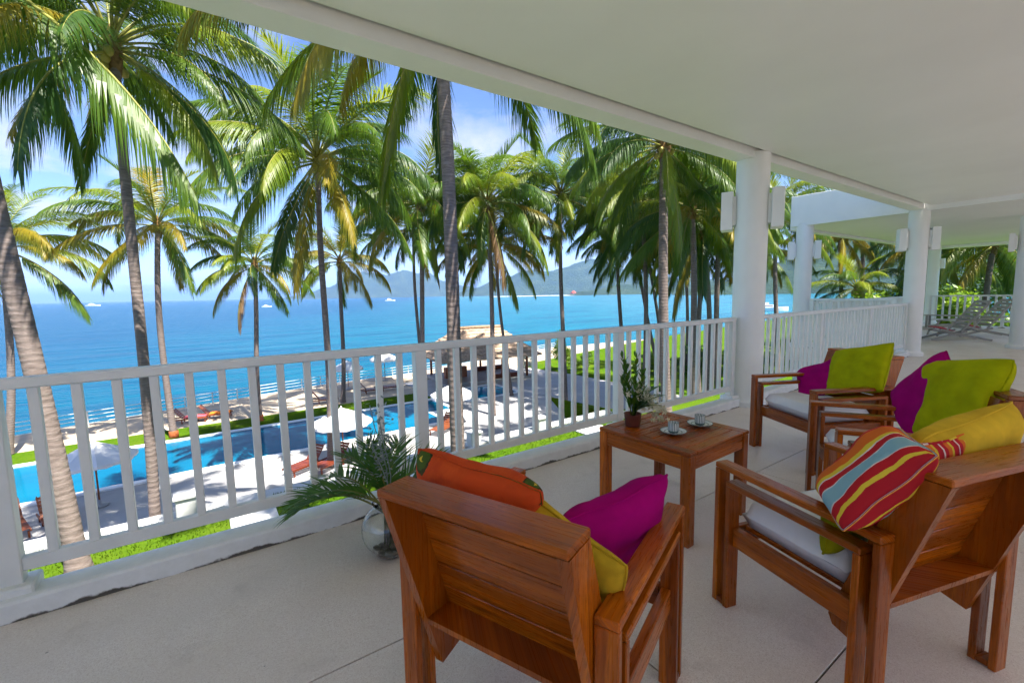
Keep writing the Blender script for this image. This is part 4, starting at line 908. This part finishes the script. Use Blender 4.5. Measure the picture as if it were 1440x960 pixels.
# ------------------------------------------------------------------ thatched pavilion
def pavilion():
    cx, cy = 20.6, 35.2; t = thing('pavilion', 'open thatched pavilion by the sea behind the plunge pool', 'pavilion', (cx, cy, DECK), R(-8))
    bx('floor', (-4.1, -2.9, -0.1), (4.1, 2.9, 0.16), 'deck_concrete', t, 0.02)
    pm = MB().tube([(0, 0, 0.14), (0, 0, 2.2)], 0.11, 10).mesh('post')
    for x in (-3.7, -1.25, 1.25, 3.7):
        for y in (-2.5, 2.5): o = obj('post', pm, 'pole_wood', t); o.location = (x, y, 0)
    for y in (-2.5, 2.5): bx('eave_beam', (-3.9, y-.08, 2.2), (3.9, y+.08, 2.38), 'pole_wood', t)
    # hip roof from thatch courses, each course overlapping the one below
    E = [(-4.7, -3.5), (4.7, -3.5), (4.7, 3.5), (-4.7, 3.5)]; Rg = [(-2.1, 0), (2.1, 0)]; z0, z1 = 2.05, 4.45; n = 9; rg = random.Random(4)
    for k in range(n):
        m = MB(); u0 = k/n; u1 = min(1, (k+1.35)/n); ring = []
        for u, dz in ((u0, 0.0), (u0, 0.14), (u1, 0.03)):
            pts = []
            cs = [(E[0], Rg[0]), (E[1], Rg[1]), (E[2], Rg[1]), (E[3], Rg[0])]
            for i in range(4):
                (a, ra), (b, rb) = cs[i], cs[(i+1) % 4]; A = Vector(a).lerp(Vector(ra), u); B = Vector(b).lerp(Vector(rb), u); q = 22 if i % 2 == 0 else 16
                for j in range(q):
                    p = A.lerp(B, j/q); pts.append(Vector((p.x, p.y, z0+(z1-z0)*u+dz+(rg.uniform(-0.06, 0.05) if u == u0 else 0))))
            ring.append(pts)
        c = len(ring[0]); V = [p for r_ in ring for p in r_]
        F = [[r_*c+j, r_*c+(j+1) % c, (r_+1)*c+(j+1) % c, (r_+1)*c+j] for r_ in range(2) for j in range(c)]
        m.add(V, F, None, False); m.build('thatch_course', 'thatch', t)
    MB().tube([(-2.3, 0, z1+0.06), (0, 0, z1+0.10), (2.3, 0, z1+0.06)], 0.17, 8).build('ridge', 'thatch_edge', t)
    for s, y in ((1, -2.2), (-1, 2.2)): bx('bench', (0.2, y-.25, 0.161), (3.4, y+.25, 0.55), 'teak_red', t)
    bx('bar_counter', (-3.2, -0.2, 0.161), (-1.2, 0.4, 1.1), 'pole_wood', t)
pavilion()

# ------------------------------------------------------------------ palms
RGT = -34.7   # azimuth (deg) of picture-right at the camera; 145 is left, 55 away, 235 towards us
palm('thick leaning palm trunk at the far left edge, its crown above the picture', (-2.18, 11.02, LAWN-0.1), (-3.34, 13.27, 7.68), 0.165, 0.15, 5.0, 22, 1, 'green', 0.15,
     fronds=[(RGT+4, 'straight', 6.2, 'leaf_green'), (RGT-32, 'mid', 5.0, 'leaf_green'), (RGT+40, 'mid', 4.8, 'leaf_green'), (RGT-70, 'low', 4.6, 'leaf_lime'), (RGT+75, 'low', 4.8, 'leaf_green'), (RGT-52, 'low', 4.6, 'leaf_green'), (RGT+20, 'high', 5), (100, 'mid', 5), (145, 'low', 5), (180, 'mid', 5), (215, 'high', 5), (250, 'mid', 4.6), (290, 'high', 4.6), (55, 'hang', 4.4), (200, 'up', 4), (20, 'up', 4)])
palm('slim palm behind the leaning trunk, crown of long arching fronds near the top left', (-1.28, 13.15, -5.2), (-1.20, 14.46, 7.01), 0.115, 0.105, 4.1, 28, 2, 'green', 0.12)
palm('palm with yellowing fronds on the far lawn strip, right of the slim palm', (-1.67, 30.4, DECK), (-1.54, 31.78, 5.22), 0.17, 0.13, 4.6, 24, 3, 'yellow', 0.4, band=True)
palm('short palm with a small star-shaped crown on the far lawn strip', (2.56, 31.1, DECK), (2.99, 32.02, 3.18), 0.15, 0.12, 3.8, 22, 4, 'green', 0.2, band=True)
palm('big-crowned palm in the middle of the pool deck', (4.28, 20.54, DECK), (4.82, 21.89, 7.18), 0.15, 0.12, 5.7, 34, 5, 'green', 0.25)
palm('small palm on the far lawn strip behind the middle parasol', (7.99, 33.0, DECK), (8.74, 34.64, 3.69), 0.16, 0.13, 4.2, 20, 6, 'yellow', 0.2)
palm('tall palm left of the thick ringed trunk', (11.17, 25.9, DECK), (11.77, 26.82, 6.85), 0.16, 0.13, 5.4, 30, 7, 'green', 0.2)
palm('thin palm leaning beside the tall one, left of the thick ringed trunk', (13.2, 30.6, DECK), (13.22, 31.4, 5.9), 0.13, 0.10, 4.2, 20, 8, 'dark', 0.3)
palm('thick ringed grey palm trunk close to the railing, crown hidden above the roof edge', (3.95, 7.6, LAWN-0.1), (4.42, 8.8, 7.6), 0.145, 0.125, 4.8, 26, 42, 'green', 0.12)
palm('tall palm over the left half of the thatched pavilion', (14.56, 23.24, DECK), (15.22, 24.40, 6.68), 0.16, 0.12, 5.4, 30, 10, 'green', 0.2)
palm('shorter thin palm just right of the tall pavilion palm', (18.6, 27.0, DECK), (18.23, 28.18, 4.72), 0.12, 0.10, 4.8, 24, 11, 'yellow', 0.3)
palm('palm right of the pavilion with a dense dark crown', (19.62, 22.14, DECK), (20.40, 23.42, 7.6), 0.16, 0.12, 5.4, 30, 12, 'green', 0.2)
palm('thick palm near the column with long hanging fronds round its trunk', (14.8, 10.73, LAWN-0.1), (15.5, 11.59, 6.79), 0.20, 0.16, 4.6, 32, 13, 'green', 0.15)
palm('thin palm leaning left of the thick palm by the column', (27.8, 20.33, DECK), (26.64, 22.31, 4.42), 0.14, 0.10, 4.2, 22, 14, 'green', 0.3)
palm('second thin leaning palm next to the thick palm by the column', (28.8, 21.02, DECK), (28.06, 22.70, 5.57), 0.14, 0.10, 4.2, 22, 15, 'dark', 0.3)
palm('palm between the thick palm and the near column', (27.2, 17.18, DECK), (27.86, 17.84, 4.4), 0.17, 0.13, 4.6, 26, 16, 'dark', 0.3)
palm('tall far palm rising behind the leaning thin palms', (26.29, 22.9, DECK), (26.58, 24.01, 7.75), 0.16, 0.12, 5.4, 28, 17, 'green', 0.3)
palm('tall palm crown right behind the near column', (25.29, 14.66, DECK), (26.25, 15.62, 7.6), 0.17, 0.13, 4.8, 28, 18, 'dark', 0.3)
palm('palm seen between the near column and the wing column', (33.68, 15.14, DECK), (34.35, 16.03, 6.2), 0.17, 0.13, 4.6, 26, 19, 'green', 0.3)
palm('palm at the left edge, low crown with yellow fronds over the sea', (-8.33, 32.11, DECK), (-7.86, 33.08, 3.93), 0.17, 0.13, 4.6, 24, 20, 'yellow', 0.3)
palm('palm with yellow fronds seen under the wing roof', (42.79, 14.0, DECK), (42.52, 15.01, 5.4), 0.17, 0.13, 4.4, 24, 21, 'yellow', 0.3)
palm('dark trunked palm seen under the wing roof, right of the yellow one', (48.44, 15.16, DECK), (49.11, 15.54, 6.6), 0.2, 0.15, 4.6, 24, 22, 'green', 0.3)
palm('palm behind the deck chairs with broad fronds, right one', (40.0, 5.9, DECK), (40.6, 6.1, 3.6), 0.18, 0.14, 4.8, 28, 23, 'green', 0.3)
palm('palm behind the deck chairs near the far corner column', (44.0, 9.3, DECK), (44.6, 9.4, 4.2), 0.18, 0.14, 4.8, 28, 24, 'dark', 0.3)
palm('low palm in the shrubs seen under the wing roof', (40.0, 12.6, DECK), (40.2, 12.9, 1.0), 0.16, 0.13, 3.4, 20, 25, 'dark', 0.2)
palm('far palm behind the leaning thin palms, between trunk and column', (36.5, 24.5, DECK), (36.9, 25.2, 5.2), 0.16, 0.12, 4.6, 24, 26, 'dark', 0.3)
palm('far palm low over the lawn behind the near column', (38.0, 18.6, DECK), (38.4, 19.2, 4.4), 0.16, 0.12, 4.6, 24, 27, 'green', 0.3)

palm('broad palm behind the thick hanging palm, left side', (22.0, 17.6, DECK), (22.6, 18.4, 5.9), 0.15, 0.12, 5.0, 30, 29, 'green', 0.3)
palm('broad palm behind the thick hanging palm, right side', (23.5, 14.2, DECK), (24.0, 15.2, 4.6), 0.16, 0.12, 5.0, 30, 30, 'green', 0.3)
palm('palm just left of the near column, its trunk behind the last balusters', (19.0, 12.2, DECK+1.0), (19.4, 12.9, 4.9), 0.16, 0.13, 4.4, 28, 31, 'dark', 0.2)


# ------------------------------------------------------------------ shrubs
shrub('round bright green shrub at the promenade end, right of the pavilion', 'shrub', 'shrub', (28.6, 33.0, DECK), 1.4, 1.4, 1.9, 2600, 'leaf_bright', 31, 0.22)
shrub('dark leafy bush under the round bright shrub', 'shrub', 'shrub', (30.2, 31.5, DECK), 1.3, 1.3, 0.9, 1600, 'leaf_green', 32, 0.2)
shrub('grey green bush beside the pavilion posts', 'shrub', 'shrub', (25.6, 34.6, DECK), 1.1, 1.1, 0.9, 1400, 'leaf_grey', 33, 0.16)
for i, (x, y, s, mt, lab) in enumerate([(36, 23.5, 1.6, 'leaf_dark', 'dark hedge bush at the lawn edge left of the thick palm'), (39.5, 22.0, 1.8, 'leaf_green', 'green bush at the lawn edge behind the thick palm'), (42, 19.5, 2.0, 'leaf_dark', 'dark bush behind the last balusters before the near column'), (41.0, 17.2, 1.9, 'leaf_bright', 'light green bush behind the near column'), (44.0, 15.0, 2.2, 'leaf_green', 'green bush between near column and wing column'),
        (33.5, 26.5, 1.2, 'leaf_green', 'small green bush on the lawn right of the round bright shrub')]):
    shrub(lab, 'shrub', 'shrub', (x, y, DECK), s*1.4, s*1.4, s*0.85, 2600, mt, 40+i, 0.26)
for i, (x, y, z, rx, rz, mt, lab) in enumerate([(38.0, 10.9, -5.2, 2.6, 3.6, 'leaf_bright', 'big bright green tree crown seen under the wing roof'), (42.5, 10.6, -5.2, 3.4, 4.2, 'leaf_dark', 'dark tree seen under the wing roof, next to the second column'), (46.0, 13.0, -5.4, 3.2, 3.2, 'leaf_green', 'green tree behind the bright tree under the wing roof'),
        (36.0, 6.1, -5.0, 2.6, 3.5, 'leaf_bright', 'bright green tree behind the deck chairs'), (48.0, 8.6, -5.4, 5.0, 5.4, 'leaf_dark', 'tall dark tree behind the deck chairs'), (50.0, 4.6, -5.4, 5.5, 5.6, 'leaf_green', 'tall green tree behind the deck chairs at the right'), (33.0, 4.4, -5.2, 2.6, 2.9, 'leaf_green', 'green bush just beyond the far railing at the right'), (40.5, 7.7, -5.2, 2.8, 3.0, 'leaf_lime', 'yellow green tree behind the deck chairs at the left')]):
    shrub(lab, 'broadleaf_tree', 'tree', (x, y, z), rx, rx, rz*0.85, 6000, mt, 60+i, 0.34, True, 26, 'trees beyond the far deck')

# ------------------------------------------------------------------ far shore
def hill(name, dist, depth, prof, seed, rough=0.25, na=120, nd=26):
    """ridge of hills: prof = [(azimuth deg, ridge elevation deg)]"""
    a0, a1 = prof[0][0], prof[-1][0]
    def el(a):
        for (p, q), (r_, s) in zip(prof[:-1], prof[1:]):
            if min(p, r_) <= a <= max(p, r_):
                u = (a-p)/(r_-p); u = u*u*(3-2*u); return q+(s-q)*u
        return 0
    def fn(u, v):
        a = a0+(a1-a0)*u; d = dist+depth*(v-0.35); e = el(a)*1.15
        bell = math.sin(math.pi*min(1, max(0, v/0.7 if v < 0.35 else 0.5+(v-0.35)/1.3)))
        x, y = d*math.cos(R(a)), d*math.sin(R(a))
        h = math.tan(R(e))*dist*bell*(1+rough*(mnoise.fractal(Vector((x/260+seed, y/260, 0)), 1.0, 2.0, 5))*1.0)
        return (x, y, SEA-1.5+max(0, h+1.0*bell))
    m = MB(); m.grid(na, nd, fn); return struct(m.build(name, 'forest_hill'))
hill('hill', 4300, 1500, [(83, 0.0), (80, 0.45), (77.5, 1.0), (75, 2.1), (73.2, 2.5), (71, 2.2), (68.5, 2.75), (66, 2.5), (63.5, 1.5), (61, 1.0), (58, 0.3)], 1)
hill('hill_ridge', 3100, 1300, [(63.5, 0.0), (60, 0.9), (56, 1.9), (52, 2.8), (48, 2.9), (44.5, 3.35), (41, 2.6), (38, 1.6), (33, 1.3), (27, 1.0), (22, 0.3)], 2)
hill('headland', 1700, 420, [(49, 0.0), (46, 0.5), (42, 0.95), (38, 0.8), (34, 0.9), (30, 1.2), (25, 1.0), (20, 0.4)], 3, 0.35)
hill('near_hill', 1250, 900, [(36, 0.0), (33, 0.6), (29, 1.4), (25, 3.0), (21.5, 4.7), (18, 5.2), (15, 4.6), (11, 5.2), (5, 5.6), (-3, 5.4), (-12, 4.0)], 4)
def beach():
    V = []; F = []; n = 60
    for i in range(n+1):
        a = R(58-38*i/n); d = 1590+40*math.sin(i*0.7); V += [(d*math.cos(a), d*math.sin(a), SEA+0.15), ((d+70)*math.cos(a), (d+70)*math.sin(a), SEA+1.4)]
    for i in range(n): F.append([2*i, 2*i+1, 2*i+3, 2*i+2])
    m = MB(); m.add(V, F); struct(m.build('beach', 'beach'))
beach()
def far_house():
    a = R(47.4); d = 1640; t = thing('shore_house', 'red roofed house on the far shore left of the leaning palms', 'house', (d*math.cos(a), d*math.sin(a), SEA+1.5), R(20))
    bx('wall', (-12, -6, -1.5), (12, 6, 5), 'white_plaster', t, 0.1)
    MB().prism([(-14, -8, 4.9), (-14, 8, 4.9), (-14, 0, 12)], (28, 0, 0)).build('roof', 'roof_red', t)
    MB().prism([(-6, -7.8, 8), (-6, 7.8, 8), (-6, 0, 15)], (12, 0, 0)).build('roof', 'roof_red', t)
    for x in (-8, 0, 8): bx('window', (x-1.5, -6.1, 1), (x+1.5, -6.02, 3.5), 'boat_dark', t, 0.01)
far_house()
def yacht(label, x, y, L, rz, deckh=1.0, mast=False):
    t = thing('yacht', label, 'boat', (x, y, SEA), rz, 'boats on the bay')
    W = L*0.12; H = L*0.085; V = []; F = []; n = 12
    for i in range(n+1):
        u = i/n; w = W*(1-max(0, (u-0.45)/0.55)**2.2); xx = (u-0.5)*L; hh = H*(1+0.35*u*u)
        V += [(xx, -w, hh), (xx, -w*0.75, -0.6), (xx, w*0.75, -0.6), (xx, w, hh)]
    for i in range(n):
        for j in range(3): F.append([4*i+j, 4*i+j+1, 4*i+j+5, 4*i+j+4])
        F.append([4*i+3, 4*i, 4*i+4, 4*i+7])
    F.append([0, 3, 2, 1])
    m = MB(); m.add(V, F); m.build('hull', 'boat_white', t)
    bx('cabin', (-L*0.32, -W*0.7, H*1.0), (L*0.16, W*0.7, H*1.9), 'boat_white', t, 0.15*deckh)
    bx('window_band', (-L*0.30, -W*0.71, H*1.35), (L*0.13, W*0.71, H*1.65), 'boat_dark', t, 0.02)
    bx('flybridge', (-L*0.24, -W*0.5, H*1.92), (L*0.04, W*0.5, H*2.6), 'boat_white', t, 0.1*deckh)
    MB().tube([(-L*0.1, 0, H*2.6), (-L*0.12, 0, H*3.7)], 0.12*deckh, 6).build('mast', 'boat_white', t)
yacht('white motor yacht on the bay in front of the island', 316, 883, 20, R(-20), 1.0)
yacht('tiny white boat on the horizon at the left', -200, 1400, 26, R(0), 1.0)
yacht('small white boat behind the short star-crowned palm', 62, 568, 10, R(-15), 0.6)
yacht('white boat moored by the shore between near column and wing column', 200, 96, 16, R(-60), 0.8)

# ------------------------------------------------------------------ air
def haze():
    m = MB(); m.box((-31000, -31000, SEA-1.0), (31000, 31000, 330), 0.0); o = m.build('haze', None)
    mt = bpy.data.materials.new('haze_air'); mt.use_nodes = True; nt = mt.node_tree
    for n in list(nt.nodes): nt.nodes.remove(n)
    out = nt.nodes.new('ShaderNodeOutputMaterial'); pv = nt.nodes.new('ShaderNodeVolumePrincipled'); nt.links.new(pv.outputs[0], out.inputs['Volume'])
    pv.inputs['Color'].default_value = (0.30, 0.52, 1.0, 1); pv.inputs['Density'].default_value = 0.00014; pv.inputs['Anisotropy'].default_value = 0.0
    o.data.materials.append(mt); tag(o, kind='stuff')
haze()
